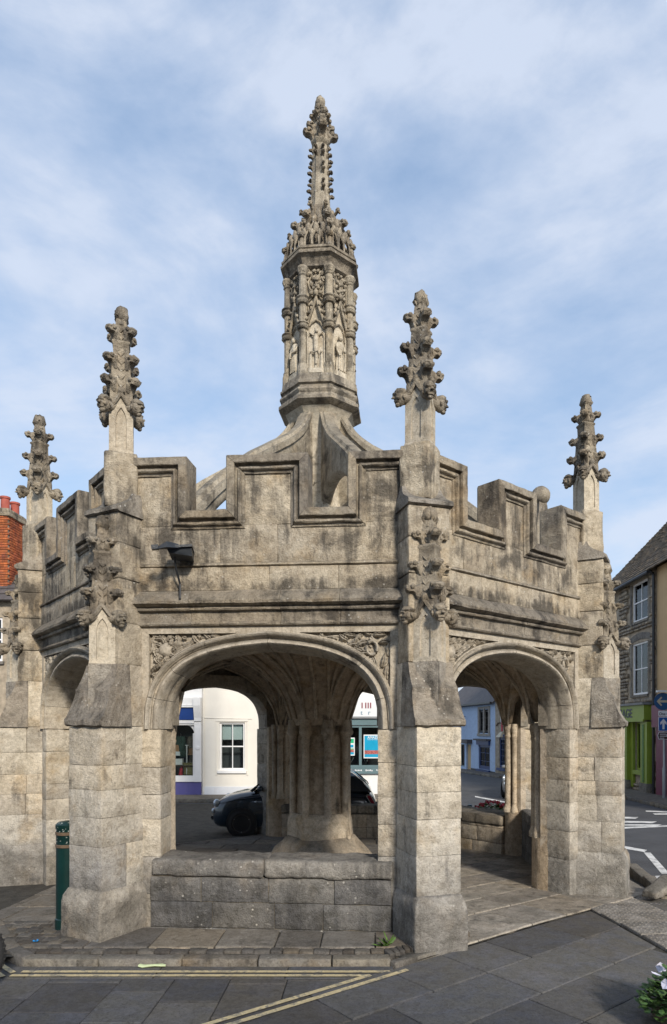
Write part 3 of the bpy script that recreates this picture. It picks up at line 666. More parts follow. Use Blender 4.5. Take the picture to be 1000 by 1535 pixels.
    mb = MB(); mb.prism(q((3.56, -.262), (3.43, -.215), (3.34, -.13), (3.285, 0), (3.34, .13), (3.43, .215), (3.56, .262)), -0.4, .63, top=q((3.56, -.258), (3.435, -.21), (3.35, -.125), (3.30, 0), (3.35, .125), (3.435, .21), (3.56, .258))); mb.rough_all(0.02, 5, k)
    mb.build('pier_base', M['inner'], p, angle=60)
    mb = MB(); mb.prism(q((3.62, -.262), (3.462, -.222), (3.40, -.10), (3.40, .10), (3.462, .222), (3.62, .262)), -0.4, 2.14); mb.rough_all(.006, 6, k); mb.build('pier_core', M['inner_lit'], p, angle=40)
    return o
for k in range(8): corner(k)

# ---- pinnacles
def crocket_mb(seed=0):
    """a bracket-like leaf: hollow underside sweeping out of the spirelet to a rolled, knobbed tip; points along +X"""
    mb = MB()
    P_ = [(-.03, -.105), (.012, -.085), (.026, -.05), (.048, -.020), (.074, -.010), (.098, -.016), (.116, .002), (.118, .030), (.102, .052), (.074, .056), (.040, .050), (.015, .062), (-.03, .075)]
    c = (.04, .0)
    mb.loft([[(c[0] + (x - c[0]) * s, y, c[1] + (z - c[1]) * s) for x, z in P_] for y, s in ((-.040, .62), (-.030, .92), (-.012, 1.0), (0, .93), (.012, 1.0), (.030, .92), (.040, .62))])
    mb.ball((.096, 0, .026), (.030, .046, .030), 8, 6, rough=.35, seed=seed)
    for s in (-1, 1):
        mb.ball((.062, s * .040, .034), (.028, .020, .024), 7, 5, rough=.4, seed=seed + 3); mb.ball((.024, s * .034, .0), (.022, .016, .036), 6, 5, rough=.4, seed=seed + 5)
    mb.rough_all(.005, 19, seed); return mb
def head_mb(seed=0):
    """a weathered carved face looking along +X"""
    mb = MB()
    mb.tube([(-.06, 0, .01), (.02, 0, .0), (.06, 0, -.005)], [.05, .048, .05], 8)
    mb.ball((.085, 0, .0), (.062, .054, .066), 10, 8, rough=0.15, seed=seed)
    mb.ball((.078, 0, .042), (.066, .060, .034), 8, 6, rough=0.3, seed=seed + 1)          # hood of hair
    mb.tube([(.128, 0, .024), (.158, 0, -.006), (.140, 0, -.016)], [.011, .016, .010], 6)  # nose
    mb.tube([(.128, -.040, .022), (.146, 0, .030), (.128, .040, .022)], .012, 5)            # brow
    mb.tube([(.126, -.026, -.034), (.142, 0, -.030), (.126, .026, -.034)], .009, 5)        # lips
    mb.ball((.116, 0, -.055), (.026, .028, .018), 7, 5)                                    # chin
    for s in (-1, 1): mb.ball((.112, s * .036, -.012), (.026, .018, .02), 6, 4); mb.ball((.07, s * .058, -.004), (.016, .010, .024), 6, 4)
    mb.rough_all(0.007, 18, seed); return mb
CRK = [crocket_mb(i).mesh('crocket', M['carved'], angle=30) for i in range(3)]
HED = [head_mb(i).mesh('carved_head', M['carved'], angle=70) for i in range(3)]
def pinnacle(name='pinnacle'):
    """square shaft set diagonally (corners along the axes), gabled, then a crocketed spirelet and bud; height 1.56"""
    o = empty(name, parent=cross)
    mb = MB(); hd = 0.163                                        # half diagonal
    sq = lambda r: [(r, 0), (0, r), (-r, 0), (0, -r)]
    # shaft with a sunk lancet panel on each side
    mb.prism(sq(hd * .86), 0, .50)
    s_ = hd * math.sqrt(2) / 2                                    # apothem
    for k in range(4):
        X = Matrix.Rotation(R(45 + 90 * k), 4, 'Z')
        w_ = s_ * 0.995; d0, d1 = s_ - .022, s_
        def lan(hw, zs, za, n=5): return [(-hw, 0.03)] + [(-hw * math.cos(a) if i else -hw, zs + (za - zs) * math.sin(a) ** .8) for i, a in enumerate([j * math.pi / 2 / n for j in range(n + 1)])]
        L = [(-.052, .05), (-.052, .33), (-.047, .37), (-.034, .41), (-.016, .44), (0, .462)]; Rr = [(-a, b_) for a, b_ in L[::-1]][1:]
        inner = L + Rr
        outer = [(-w_, .012), (-w_, .33), (-w_, .37), (-w_, .41), (-w_, .45), (0, .57), (w_, .45), (w_, .41), (w_, .37), (w_, .33), (w_, .012)]
        vs = [(d1, a, z) for a, z in outer] + [(d1, a, z) for a, z in inner] + [(d0, a * .9, z - .004) for a, z in inner] + [(d1 - .012, a, z) for a, z in outer]
        n = len(outer); fs = []
        for i in range(n - 1): fs += [(i, i + 1, n + i + 1, n + i), (n + i, n + i + 1, 2 * n + i + 1, 2 * n + i)]
        fs += [(0, n, 2 * n - 1, n - 1), (n, 2 * n, 3 * n - 1, 2 * n - 1), tuple(range(2 * n, 3 * n))]
        fs += [(4, 5, 3 * n + 5, 3 * n + 4), (5, 6, 3 * n + 6, 3 * n + 5)]
        mb.add(vs, fs, X)
        mb.add([(d1 - .03, -w_, .012), (d1 - .03, w_, .012), (d1 + .006, w_ * 1.03, .0), (d1 + .006, -w_ * 1.03, .0), (d1 + .004, -w_ * 1.02, .02), (d1 + .004, w_ * 1.02, .02)], [(0, 1, 2, 3), (3, 2, 5, 4)], X)
    mb.build('pinnacle_shaft', M['shaft'], o, angle=35)
    mb = MB()                                                     # gables
    for k in range(4):
        X = Matrix.Rotation(R(45 + 90 * k), 4, 'Z'); d = s_
        for s in (-1, 1): mb.tube([(d + .010, s * s_ * 1.08, .43), (d + .016, s * s_ * .5, .505), (d + .014, 0, .60)], [.018, .020, .022], 5, X)
        mb.ball((d + .012, 0, .625), (.03, .034, .04), 7, 5, X, rough=.4, seed=k)
        mb.tube([(d - .01, 0, .60), (d - .05, 0, .78)], [.03, .016], 5, X)
    mb.rough_all(.007, 18, 1); mb.build('gable', M['carved'], o, angle=60)
    mb = MB()                                                     # tapering spirelet
    mb.lathe([(.158, .48), (.154, .58), (.138, .72), (.126, .88), (.112, 1.03), (.106, 1.12), (.118, 1.13), (.122, 1.145), (.112, 1.16), (.094, 1.165), (.084, 1.24), (.072, 1.36), (.060, 1.42)], 4)
    for k in range(4):                                           # chevron leaves cut into the faces
        X = Matrix.Rotation(R(45 + 90 * k), 4, 'Z')
        for j, z in enumerate((.70, .78, .86, .94, 1.02, 1.20, 1.28)):
            d = lerp_tab([(.48, .110), (.72, .093), (1.03, .0735), (1.165, .066), (1.36, .051)], z)
            for s in (-1, 1): mb.tube([(d, s * .040, z + .03), (d + .012, s * .02, z), (d + .004, 0, z - .03)], [.004, .009, .006], 5, X)
    mb.rough_all(.008, 13, 4); mb.build('spirelet', M['carved'], o, angle=50)
    for k in range(4):                                            # crockets stand on the corners
        a = 90 * k
        for j, (z, r, s) in enumerate(((.700, .118, 1.05), (.935, .100, .98), (1.235, .074, .92))):
            c = place('crocket', CRK[(j + k) % 3], o, (r * math.cos(R(a)), r * math.sin(R(a)), z), (0, 0, R(a + 4 * ((j * k) % 3 - 1)))); c.scale = (s * .98, s * 1.12, s * 1.0)
        h = place('carved_head', HED[k % 3], o, (.135 * math.cos(R(a)), .135 * math.sin(R(a)), .465), (0, R(6), R(a))); h.scale = (1, 1.1, 1.18)
    mb = MB(); mb.tube([(0, 0, 1.34), (0, 0, 1.40)], [.062, .05], 8)
    mb.ball((0, 0, 1.455), (.072, .072, .085), 10, 8, rough=.35, seed=3)
    for k in range(4): mb.tube([(.03 * math.cos(k * 1.57), .03 * math.sin(k * 1.57), 1.36), (.066 * math.cos(k * 1.57), .066 * math.sin(k * 1.57), 1.43), (.045 * math.cos(k * 1.57), .045 * math.sin(k * 1.57), 1.50), (.01, 0, 1.54)], [.02, .026, .022, .012], 5)
    mb.rough_all(.010, 15, 2); mb.build('bud', M['carved'], o, angle=70)
    return o
pin = pinnacle()
def base_block(o, seed):
    mb = MB(); mb.sbox(-.158, .158, -.158, .158, -.56, .0, rho=.02, seg=.07, rough=.012, seed=seed); b_ = mb.build('base_block', M['parapet'], o, angle=60); b_.rotation_euler = (0, 0, R(45)); return b_
for k in range(8):                                      # upper, free-standing pinnacles; the back right one is lost, a ball stands there
    a = R(22.5 + 45 * k); ca, sa = math.sin(a), -math.cos(a)
    low = copy_tree(pin, cross); low.location = (4.235 * ca, 4.235 * sa, 2.70); low.rotation_euler = (0, 0, a - R(90) + R(90) * (k % 4)); low.scale = (1.04, 1.04, .965)
    mb = MB(); mb.prism([(.172, 0), (0, .172), (-.172, 0), (0, -.172)], -.52, -.002); mb.rough_all(.006, 9, k); mb.build('shaft_base', M['weathered'], low)
    if k == 2:
        b2 = empty('ball_finial', (4.0 * ca, 4.0 * sa, 4.86), a, cross)
        mb = MB(); mb.sbox(-.20, .20, -.20, .20, -.46, .78, rho=.02, seg=.1, rough=.008, seed=3); mb.build('base_block', M['lantern'], b2, angle=60)
        mb = MB(); mb.lathe([(.27, .78), (.20, .90), (.13, 1.0), (.115, 1.12), (.10, 1.2)], 4, R(45)); mb.build('cap_stone', M['coping'], b2)
        mb = MB(); mb.ball((0, 0, 1.31), .165, 20, 14, rough=.05); mb.build('ball', M['carved'], b2)
        continue
    up = copy_tree(pin, cross); up.location = (4.0 * ca, 4.0 * sa, 4.855); up.rotation_euler = (0, 0, a - R(90) + R(90) * ((k + 1) % 4)); base_block(up, k)
    if k == 0: up.rotation_euler[0] = R(0.8)
for ch in list(pin.children): bpy.data.objects.remove(ch)
bpy.data.objects.remove(pin)

# ---- vault, central pillar
def vault_z(x, y):
    rc = math.hypot(x, y)
    def fan(d, r0, R0, rise): 
        t = max(0.0, min(1.0, (R0 - d) / (R0 - r0))); return rise * (1 - (1 - t ** 2.0) ** .5) if t < 1 else rise
    a = math.atan2(x, -y); best = 9
    for k in range(8):
        b_ = R(22.5 + 45 * k); best = min(best, math.hypot(x - 3.36 * math.sin(b_), y + 3.36 * math.cos(b_)))
    z = 3.28 - max(fan(rc, .46, 2.05, 1.22), fan(best, .10, 1.75, 1.16))
    return z
mb = MB(); NR, NA = 26, 128; rows = []
for j in range(NR + 1):
    ring = []
    for i in range(NA):
        a = 2 * math.pi * i / NA; d = ((math.degrees(a) + 22.5) % 45) - 22.5
        rmax = 3.40 / math.cos(R(d)); r = .42 + (rmax - .42) * j / NR
        x, y = r * math.sin(a), -r * math.cos(a); ring.append((x, y, max(2.08, vault_z(x, y)) + .03))
    rows.append(ring)
mb.loft(rows, cap=False); vault = mb.build('vault', M['inner'], cross, angle=60)
def rib(a0, r0, a1, r1, rad=.026, n=16, bend=0.0):
    """rib from (angle a0, radius r0) to (a1, r1) following the vault"""
    p0 = Vector((r0 * math.sin(R(a0)), -r0 * math.cos(R(a0)))); p1 = Vector((r1 * math.sin(R(a1)), -r1 * math.cos(R(a1)))); pts = []
    for i in range(n + 1):
        p = p0.lerp(p1, i / n); pts.append((p.x, p.y, max(2.06, vault_z(p.x, p.y)) + .012))
    mb = MB(); mb.tube(pts, rad, 6); return mb
rb = rib(0, .5, 22.5, 2); 
for k in range(8):
    c = 22.5 + 45 * k
    for a1, r1 in ((c, 2.3), (c - 11.25, 2.1), (c + 11.25, 2.1), (c + 22.5, 2.05)):
        rib(c if a1 != c + 22.5 else c + 22.5, .47, a1, r1).build('rib', M['inner_lit'], vault, angle=80)
    for da, r1 in ((0, 2.2), (-9, 2.15), (9, 2.15), (-17, 2.45), (17, 2.45), (-22.4, 3.15), (22.4, 3.15)):
        rib(c, 3.32, c + da, r1, .024).build('rib', M['inner_lit'], vault, angle=80)
mb = MB(); tr = [[(r * math.sin(R(a)), -r * math.cos(R(a)), vault_z(r * math.sin(R(a)), -r * math.cos(R(a))) + .01) for a, r in [(5.625 * i, (2.05 if i % 4 == 0 else 2.12 if i % 2 else 2.2)) for i in range(65)]]]
mb.tube(tr[0], .028, 6); mb.build('ridge_rib', M['inner_lit'], vault, angle=80)
pil = empty('central_pillar', parent=cross)
mb = MB(); mb.lathe([(.41, .70), (.395, 1.0), (.385, 1.35), (.385, 1.9), (.39, 2.3)], 8, R(22.5)); 
mb.build('pillar_core', M['inner'], pil, angle=30)
for k in range(8):
    a = R(22.5 + 45 * k); X = Matrix.Translation((.435 * math.sin(a), -.435 * math.cos(a), 0)) @ Matrix.Rotation(a, 4, 'Z')
    mb = MB(); mb.lathe([(.062, .68), (.058, .9), (.056, 1.2), (.056, 1.86), (.066, 1.87), (.066, 1.89), (.058, 1.905), (.066, 1.95), (.098, 1.985), (.102, 2.02), (.09, 2.04), (.075, 2.2)], 10, X=X); mb.rough_all(.006, 9, k)
    mb.build('shaft', M['inner_lit'], pil, angle=50)
mb = MB(); mb.lathe([(.545, .30), (.535, .42), (.525, .52), (.515, .62), (.505, .70), (.47, .76)], 8, R(22.5)); mb.rough_all(.02, 6, 3); mb.build('pillar_base', M['inner_lit'], pil, angle=50)
mb = MB(); mb.lathe([(.84, -.3), (.82, .06), (.77, .15), (.69, .22), (.62, .30), (.56, .37), (.5, .40)], 26); mb.rough_all(.06, 3.2, 5); mb.rough_all(.03, 9, 8); mb.build('footing', M['inner_lit'], pil, angle=70)
# roof deck behind the parapet
mb = MB(); oc = lambda r: [(r * math.sin(R(22.5 + 45 * k)), -r * math.cos(R(22.5 + 45 * k))) for k in range(8)]
mb.prism(oc(3.69), 3.78, 3.93, top=oc(3.69)); mb.prism(oc(3.6), 3.931, 4.12, top=oc(.6)); mb.build('roof_deck', M['lead'], cross, smooth=False)

# ---- lantern
def l8(prof): 
    mb = MB(); mb.lathe(prof, 8, R(22.5)); return mb
def rough_l8(prof, sub=6, amp=.008, seed=0):
    """octagonal moulding with the sides subdivided so that edges wear unevenly"""
    mb = MB(); rings = []
    for r, z in prof:
        ring = []
        for k in range(8):
            a, b_ = R(22.5 + 45 * k), R(67.5 + 45 * k)
            for i in range(sub):
                t = i / sub; ring.append((r * (math.cos(a) * (1 - t) + math.cos(b_) * t), r * (math.sin(a) * (1 - t) + math.sin(b_) * t), z))
        rings.append(ring)
    mb.loft(rings); mb.rough_all(amp, 9, seed); return mb
lan = empty('lantern', parent=cross)
l8([(.40, 3.9), (.40, 6.2), (.425, 6.9), (.455, 7.02), (.50, 7.12), (.56, 7.19)]).build('lantern_core', M['shaft'], lan, angle=30)
for k in range(8):                                                # arched blind panels low on the core
    X = Matrix.Rotation(R(45 * k), 4, 'Z')
    L = [(-.075, 4.2), (-.075, 5.88), (-.06, 5.96), (-.035, 6.01), (0, 6.03)]; P_ = L + [(-a, z) for a, z in L[::-1]][1:]
    mb = MB(); mb.tube([(a, -.372, z) for a, z in P_], .016, 5, X); mb.build('blind_arch', M['shaft'], lan, angle=60)
rough_l8([(.50, 7.17), (.585, 7.205), (.645, 7.235), (.668, 7.25), (.668, 7.30), (.655, 7.315), (.63, 7.325), (.622, 7.36), (.640, 7.385), (.652, 7.41), (.645, 7.44), (.612, 7.455), (.60, 7.47), (.605, 7.50), (.640, 7.515), (.640, 7.55), (.615, 7.575), (.605, 7.67), (.50, 7.70)], 8, .005, 1).build('collar_moulding', M['coping'], lan, angle=26)
l8([(.485, 7.6), (.478, 9.45)]).build('lantern_body', M['shaft'], lan, angle=30)
for k in range(8):                                                # corner colonnettes with annulets
    a = R(22.5 + 45 * k); X = Matrix.Translation((.520 * math.sin(a), -.520 * math.cos(a), 0))
    mb = MB(); rr = .056
    mb.lathe([(.082, 7.66), (.082, 7.80), (.068, 7.84), (.074, 7.86), (rr, 7.88), (rr, 8.40), (.085, 8.405), (.100, 8.43), (.082, 8.45), (.084, 8.47), (.100, 8.485), (.085, 8.51), (rr, 8.52), (rr, 8.80), (.085, 8.805), (.102, 8.835), (.084, 8.855), (.086, 8.875), (.106, 8.895), (.085, 8.925), (rr * 1.08, 8.94), (rr, 9.24), (.074, 9.26), (.06, 9.28), (.09, 9.36), (.08, 9.39)], 10, X=X)
    for j in range(5): mb.ball((.05 * math.cos(j * 1.256), .05 * math.sin(j * 1.256), 9.335), (.035, .035, .05), 6, 4, X, rough=.4, seed=j)
    mb.rough_all(.004, 14, k); mb.build('colonnette', M['lantern'], lan, angle=32)
can = MB()                                                        # canopy: ogee gable, crockets, tracery
d = -.462
can.tube([(-.115, d, 8.30), (-.105, d, 8.44), (-.06, d - .006, 8.52), (0, d - .008, 8.56), (.06, d - .006, 8.52), (.105, d, 8.44), (.115, d, 8.30)], .013, 6)
for s in (-1, 1):
    can.tube([(s * .165, d - .02, 8.36), (s * .13, d - .03, 8.50), (s * .07, d - .035, 8.66), (s * .025, d - .035, 8.80), (0, d - .035, 8.92)], [.026, .024, .022, .02, .018], 6)
    can.tube([(s * .145, d, 9.28), (s * .145, d, 8.60)], .014, 5)
    for z, u in ((8.52, .135), (8.63, .10), (8.75, .06)): can.ball((s * u, d - .055, z + .03), (.028, .026, .026), 6, 5, rough=.5, seed=int(z * 100))
    for z, u in ((8.98, .07), (9.12, .075), (9.06, .03), (9.2, .03)): can.ball((s * u, d - .02, z), (.036, .03, .03), 6, 5, rough=.6, seed=int(z * 71))
    can.tube([(s * .02, d - .01, 8.98), (s * .09, d - .02, 9.05), (s * .12, d - .01, 9.16), (s * .08, d, 9.25)], [.014, .016, .014, .01], 5)
    can.tube([(s * .075, d, 8.62), (s * .115, d - .005, 8.72), (s * .12, d, 8.84), (s * .06, d, 8.92)], .011, 5)
can.ball((0, d - .04, 8.97), (.045, .04, .05), 8, 6, rough=.5); can.tube([(0, d - .03, 8.95), (0, d - .03, 9.26)], [.02, .012], 5)
for s in (-1, 1):
    for z, u, r_ in ((8.68, .13, .022), (8.80, .10, .024), (8.90, .13, .022), (9.30, .10, .03), (9.34, .03, .028), (9.22, .12, .022), (8.60, .14, .02)): can.ball((s * u, d - .012, z), (r_ * 1.2, .022, r_), 6, 4, rough=.6, seed=int(z * 91))
    can.tube([(s * .03, d - .008, 9.14), (s * .06, d - .012, 9.28), (s * .11, d - .008, 9.36)], .011, 5); can.tube([(s * .01, d - .02, 9.0), (s * .05, d - .02, 8.93), (s * .10, d - .01, 8.96)], .012, 5)
for z in (9.08, 9.18): can.ball((0, d - .035, z), (.04, .03, .03), 7, 5, rough=.6, seed=int(z * 50))
can.rough_all(.008, 17, 4); CAN = can.mesh('niche_canopy', M['lantern'], angle=70)
nic = MB(); nic.add([(-.13, -.447, 7.72), (.13, -.447, 7.72), (.13, -.447, 8.45), (0, -.447, 8.56), (-.13, -.447, 8.45)], [(0, 1, 2, 3, 4)])
nic.box(-.135, -.115, -.475, -.445, 7.72, 8.44); nic.box(.115, .135, -.475, -.445, 7.72, 8.44)
nic.prism([(-.14, -.445), (-.14, -.50), (-.09, -.535), (.09, -.535), (.14, -.50), (.14, -.445)], 7.69, 7.765)
NIC = nic.mesh('niche', M['shaft'], smooth=False)
def saint_mb(seed):
    """robed standing figure in relief, one body"""
    mb = MB(); rnd = random.Random(seed); y = -.475
    mb.loft([[(w_ * math.cos(a) + dx, y - dpt * math.sin(a), z) for a in [i * math.pi / 7 for i in range(8)]] for z, w_, dpt, dx in
             ((7.765, .075, .05, 0), (7.82, .072, .055, .004), (7.95, .064, .05, -.006), (8.06, .056, .052, .006), (8.14, .062, .058, .0), (8.21, .07, .055, .0), (8.25, .055, .045, 0), (8.265, .024, .03, 0))])
    mb.ball((0, y - .035, 8.31), (.034, .036, .044), 9, 7, rough=.1, seed=seed); mb.ball((0, y - .025, 8.325), (.04, .036, .042), 8, 6, rough=.2, seed=seed)
    sgn = 1 if seed % 2 else -1
    mb.tube([(sgn * .062, y - .02, 8.21), (sgn * .075, y - .05, 8.11), (sgn * .01, y - .075, 8.09)], [.022, .02, .016], 6)
    mb.tube([(-sgn * .062, y - .02, 8.21), (-sgn * .078, y - .045, 8.10), (-sgn * .04, y - .07, 8.01)], [.022, .02, .016], 6)
    for u in (-.04, -.012, .018, .045): mb.tube([(u, y - .052, 8.05), (u * 1.3, y - .056, 7.79)], [.007, .012], 5)
    mb.rough_all(.005, 18, seed); return mb
def crucifix_mb():
    mb = MB(); y = -.455
    mb.box(-.018, .018, y - .012, y, 7.80, 8.46); mb.box(-.11, .11, y - .012, y, 8.33, 8.37)
    mb.loft([[(w_ * math.cos(a) + dx, y - .012 - dpt * math.sin(a), z) for a in [i * math.pi / 7 for i in range(8)]] for z, w_, dpt, dx in
             ((7.86, .018, .02, 0), (7.96, .022, .025, .006), (8.05, .03, .035, .004), (8.11, .04, .04, 0), (8.16, .036, .035, -.003), (8.25, .042, .04, 0), (8.31, .046, .035, 0), (8.34, .02, .025, 0))])
    for s in (-1, 1): mb.tube([(s * .036, y - .025, 8.305), (s * .07, y - .025, 8.34), (s * .102, y - .02, 8.365)], [.015, .012, .010], 6)
    mb.ball((.012, y - .04, 8.375), (.026, .028, .034), 8, 6)
    mb.tube([(-.06, y - .02, 8.06), (-.03, y - .03, 8.03), (.035, y - .045, 8.05), (.05, y - .03, 7.99)], [.012, .016, .016, .01], 5)
    for s in (-1, 1):
        mb.loft([[(s * .085 + w_ * math.cos(a), y - dpt * math.sin(a), z) for a in [i * math.pi / 5 for i in range(6)]] for z, w_, dpt in ((7.77, .032, .03), (7.9, .028, .032), (8.0, .022, .026), (8.03, .012, .015))])
        mb.ball((s * .08, y - .02, 8.055), (.016, .018, .022), 7, 5)
    mb.rough_all(.004, 18, 1); return mb
SAI = [saint_mb(i).mesh('carved_figure', M['shaft'], angle=70) for i in range(3)]
CRU = crucifix_mb().mesh('carved_figure', M['shaft'], angle=70)
for k in range(8):
    nk = place('niche', NIC, lan, rot=(0, 0, R(45 * k)))
    place('niche_canopy', CAN, lan, rot=(0, 0, R(45 * k)))
    place('carved_figure', CRU if k == 0 else SAI[k % 3], lan, rot=(0, 0, R(45 * k)))
rough_l8([(.49, 9.37), (.525, 9.385), (.548, 9.40), (.550, 9.425), (.535, 9.432), (.545, 9.48), (.575, 9.53), (.615, 9.555), (.634, 9.562), (.638, 9.60), (.626, 9.612), (.606, 9.616), (.604, 9.635), (.622, 9.645), (.626, 9.675), (.612, 9.69), (.56, 9.71), (.5, 9.73)], 8, .005, 3).build('cornice_moulding', M['coping'], lan, angle=26)

lan.scale = (1, 1, .945); lan.location.z = EYE * .055
# ---- crown and spire
cr = empty('crown', parent=cross)
l8([(.42, 9.70), (.37, 9.86), (.29, 10.0), (.22, 10.15), (.195, 10.30)]).build('crown_cone', M['carved'], cr, angle=30)
knob = MB(); knob.tube([(-.05, 0, -.03), (0, 0, .0), (.04, 0, .035), (.062, 0, .05)], [.022, .024, .026, .02], 6); knob.ball((.05, 0, .065), (.032, .032, .026), 7, 5, rough=.5); knob.ball((.068, .02, .03), .02, 6, 4); knob.ball((.068, -.02, .03), .02, 6, 4); knob.rough_all(.008, 18, 2)
KNOB = knob.mesh('crocket', M['carved'], angle=70)
for k in range(8):
    a = R(22.5 + 45 * k); mb = MB()                              # pierced ridge from cornice corner to spire
    P_ = [(.56, 9.70), (.54, 9.80), (.47, 9.90), (.37, 9.99), (.28, 10.10), (.21, 10.26)]
    mb.tube([(r, 0, z) for r, z in P_], [.035, .034, .032, .03, .028, .026], 6, Matrix.Rotation(a, 4, 'Z')); mb.rough_all(.008, 14, k); mb.build('crown_ridge', M['carved'], cr, angle=60)
    for j_, (r, z, s) in enumerate(((.505, 9.80, 1.0), (.445, 9.94, 1.1), (.355, 10.08, 1.1), (.265, 10.22, 1.0))):
        c = place('crocket', KNOB if j_ % 2 else CRK[k % 3], cr, (r * math.cos(a), r * math.sin(a), z), (0, 0, a)); c.scale = (s * .9, s * 1.05, s * .62)
    b_ = R(45 * k); mb = MB()                                    # cresting between ridges: cusped arches with leaf tips and openings
    for j in range(3):
        u0 = -.165 + .11 * j
        for u, sg in ((u0, 1), (u0 + .11, -1)): mb.tube([(.525, u, 9.71), (.515, u + sg * .006, 9.80), (.495, u + sg * .035, 9.855), (.48, u + sg * .055, 9.88)], [.018, .016, .014, .012], 5)
        mb.ball((.48, u0 + .055, 9.90), (.036, .042, .05), 7, 5, rough=.5, seed=j); mb.ball((.50, u0, 9.84), (.034, .034, .045), 6, 4, rough=.5, seed=j + 4)
    for j in range(2):
        u0 = -.085 + .085 * j
        for u, sg in ((u0, 1), (u0 + .085, -1)): mb.tube([(.46, u, 9.88), (.42, u + sg * .006, 9.96), (.37, u + sg * .04, 10.02)], [.016, .014, .012], 5)
        mb.ball((.36, u0 + .042, 10.045), (.042, .046, .055), 7, 5, rough=.5, seed=j + 9)
    mb.tube([(.33, 0, 10.02), (.26, 0, 10.12), (.22, 0, 10.26)], [.03, .026, .02], 5); mb.ball((.27, .0, 10.15), (.035, .04, .04), 7, 5, rough=.6)
    X = Matrix.Rotation(b_, 4, 'Z'); mb.v = [tuple(X @ Vector(v)) for v in mb.v]; mb.rough_all(.008, 16, k); mb.build('cresting', M['carved'], cr, angle=70)
cr.scale = (1, 1, 1.5); cr.location.z = 9.28 - 9.70 * 1.5
spi = empty('spire', parent=cross)
mb = MB(); rings = []
for r, z in ((.19, 9.85), (.165, 10.2), (.158, 10.30), (.148, 10.55), (.138, 10.8), (.128, 11.05), (.120, 11.20), (.145, 11.225), (.158, 11.25), (.145, 11.275), (.112, 11.285), (.10, 11.42), (.088, 11.6), (.075, 11.74), (.05, 11.82)):
    rings.append([((r * (1.0 if i % 2 == 0 else .86)) * math.cos(R(22.5 * i + 22.5)), (r * (1.0 if i % 2 == 0 else .86)) * math.sin(R(22.5 * i + 22.5)), z) for i in range(16)])
mb.loft(rings); mb.rough_all(.008, 10, 2); mb.build('spire_shaft', M['lantern'], spi, angle=40)
for j, z in enumerate((10.46, 10.74, 11.01)):
    for k in range(8):
        a = R(22.5 + 45 * k); r = lerp_tab([(10.2, .150), (11.16, .112)], z)
        if (j * 8 + k) in (5, 13): continue                     # two have weathered away
        for dz, s in ((0.0, .70), (.10, .58)):
            c = place('crocket', CRK[(k + j) % 3], spi, (r * math.cos(a), r * math.sin(a), z + dz), (0, R(4), a)); c.scale = (s, s * .8, s * .72)
for j, (z, r, s) in enumerate(((11.36, .10, 1.5), (11.47, .085, 1.25), (11.63, .075, .86), (11.72, .06, .62))):
    for k in range(4 if j < 2 else 8):
        a = R((90 if j < 2 else 45) * k + (22.5 if j > 1 else 17)); c = place('crocket', CRK[k % 3], spi, (r * math.cos(a), r * math.sin(a), z), (0, R(-6 if j != 1 else -18), a)); c.scale = (s, s * .95, s * .78)
mb = MB(); mb.ball((0, 0, 11.88), (.082, .082, .12), 10, 8, rough=.35, seed=5)
for k in range(6): mb.ball((.07 * math.cos(k * 1.047), .07 * math.sin(k * 1.047), 11.80 + .03 * (k % 2)), (.035, .035, .05), 6, 5, rough=.4, seed=k)
mb.ball((0, 0, 11.985), .03, 7, 5); mb.rough_all(.012, 13, 3); mb.build('bud', M['carved'], spi, angle=70)

# ---- flying ribs from the corners up to the lantern
TOPL = [(.40, 7.0), (.48, 6.84), (.62, 6.62), (.92, 6.345), (1.4, 6.03), (2.0, 5.61), (2.6, 5.10), (3.05, 4.65), (3.5, 4.1)]
BOTL = [(.34, 5.42), (.42, 5.50), (.62, 5.60), (.92, 5.64), (1.35, 5.56), (1.9, 5.27), (2.35, 4.94), (2.78, 4.50), (3.12, 3.95)]
def smooth_tab(tab, n):
    o = []
    for i in range(n):
        t = i * (len(tab) - 1) / (n - 1); k = min(int(t), len(tab) - 2); f = t - k
        g = lambda j: Vector(tab[max(0, min(len(tab) - 1, j))])
        p0, p1, p2, p3 = g(k - 1), g(k), g(k + 1), g(k + 2)
        o.append(0.5 * ((2 * p1) + (p2 - p0) * f + (2 * p0 - 5 * p1 + 4 * p2 - p3) * f * f + (3 * p1 - p0 - 3 * p2 + p3) * f ** 3))
    return o
tp, bt = smooth_tab(TOPL, 30), smooth_tab(BOTL, 30); rings = []
for a, b_ in zip(tp, bt):
    dv = (a - b_); L_ = dv.length; dn = dv / L_
    f = lambda t, w_: ((b_ + dn * t).x, w_, (b_ + dn * t).y)
    k = min(.10, L_ * .3)
    half = [(0, .045), (.03, .075), (.06, .085), (L_ - .20 if L_ > .32 else L_ * .4, .085), (L_ - .165 if L_ > .32 else L_ * .55, .088), (L_ - .15, .118), (L_ - .07, .122), (L_ - .06, .085), (L_ - .012, .07), (L_, .03)]
    half = [(max(0, t), w_) for t, w_ in half]
    rings.append([f(t, w_) for t, w_ in half] + [f(t, -w_) for t, w_ in half[::-1]])
fr = MB(); fr.loft(rings); fr.rough_all(.005, 6, 2); FR_ = fr.mesh('flying_rib', M['lantern'], angle=28)
for k in range(8): place('flying_rib', FR_, cross, rot=(0, 0, R(22.5 + 45 * k - 90)))

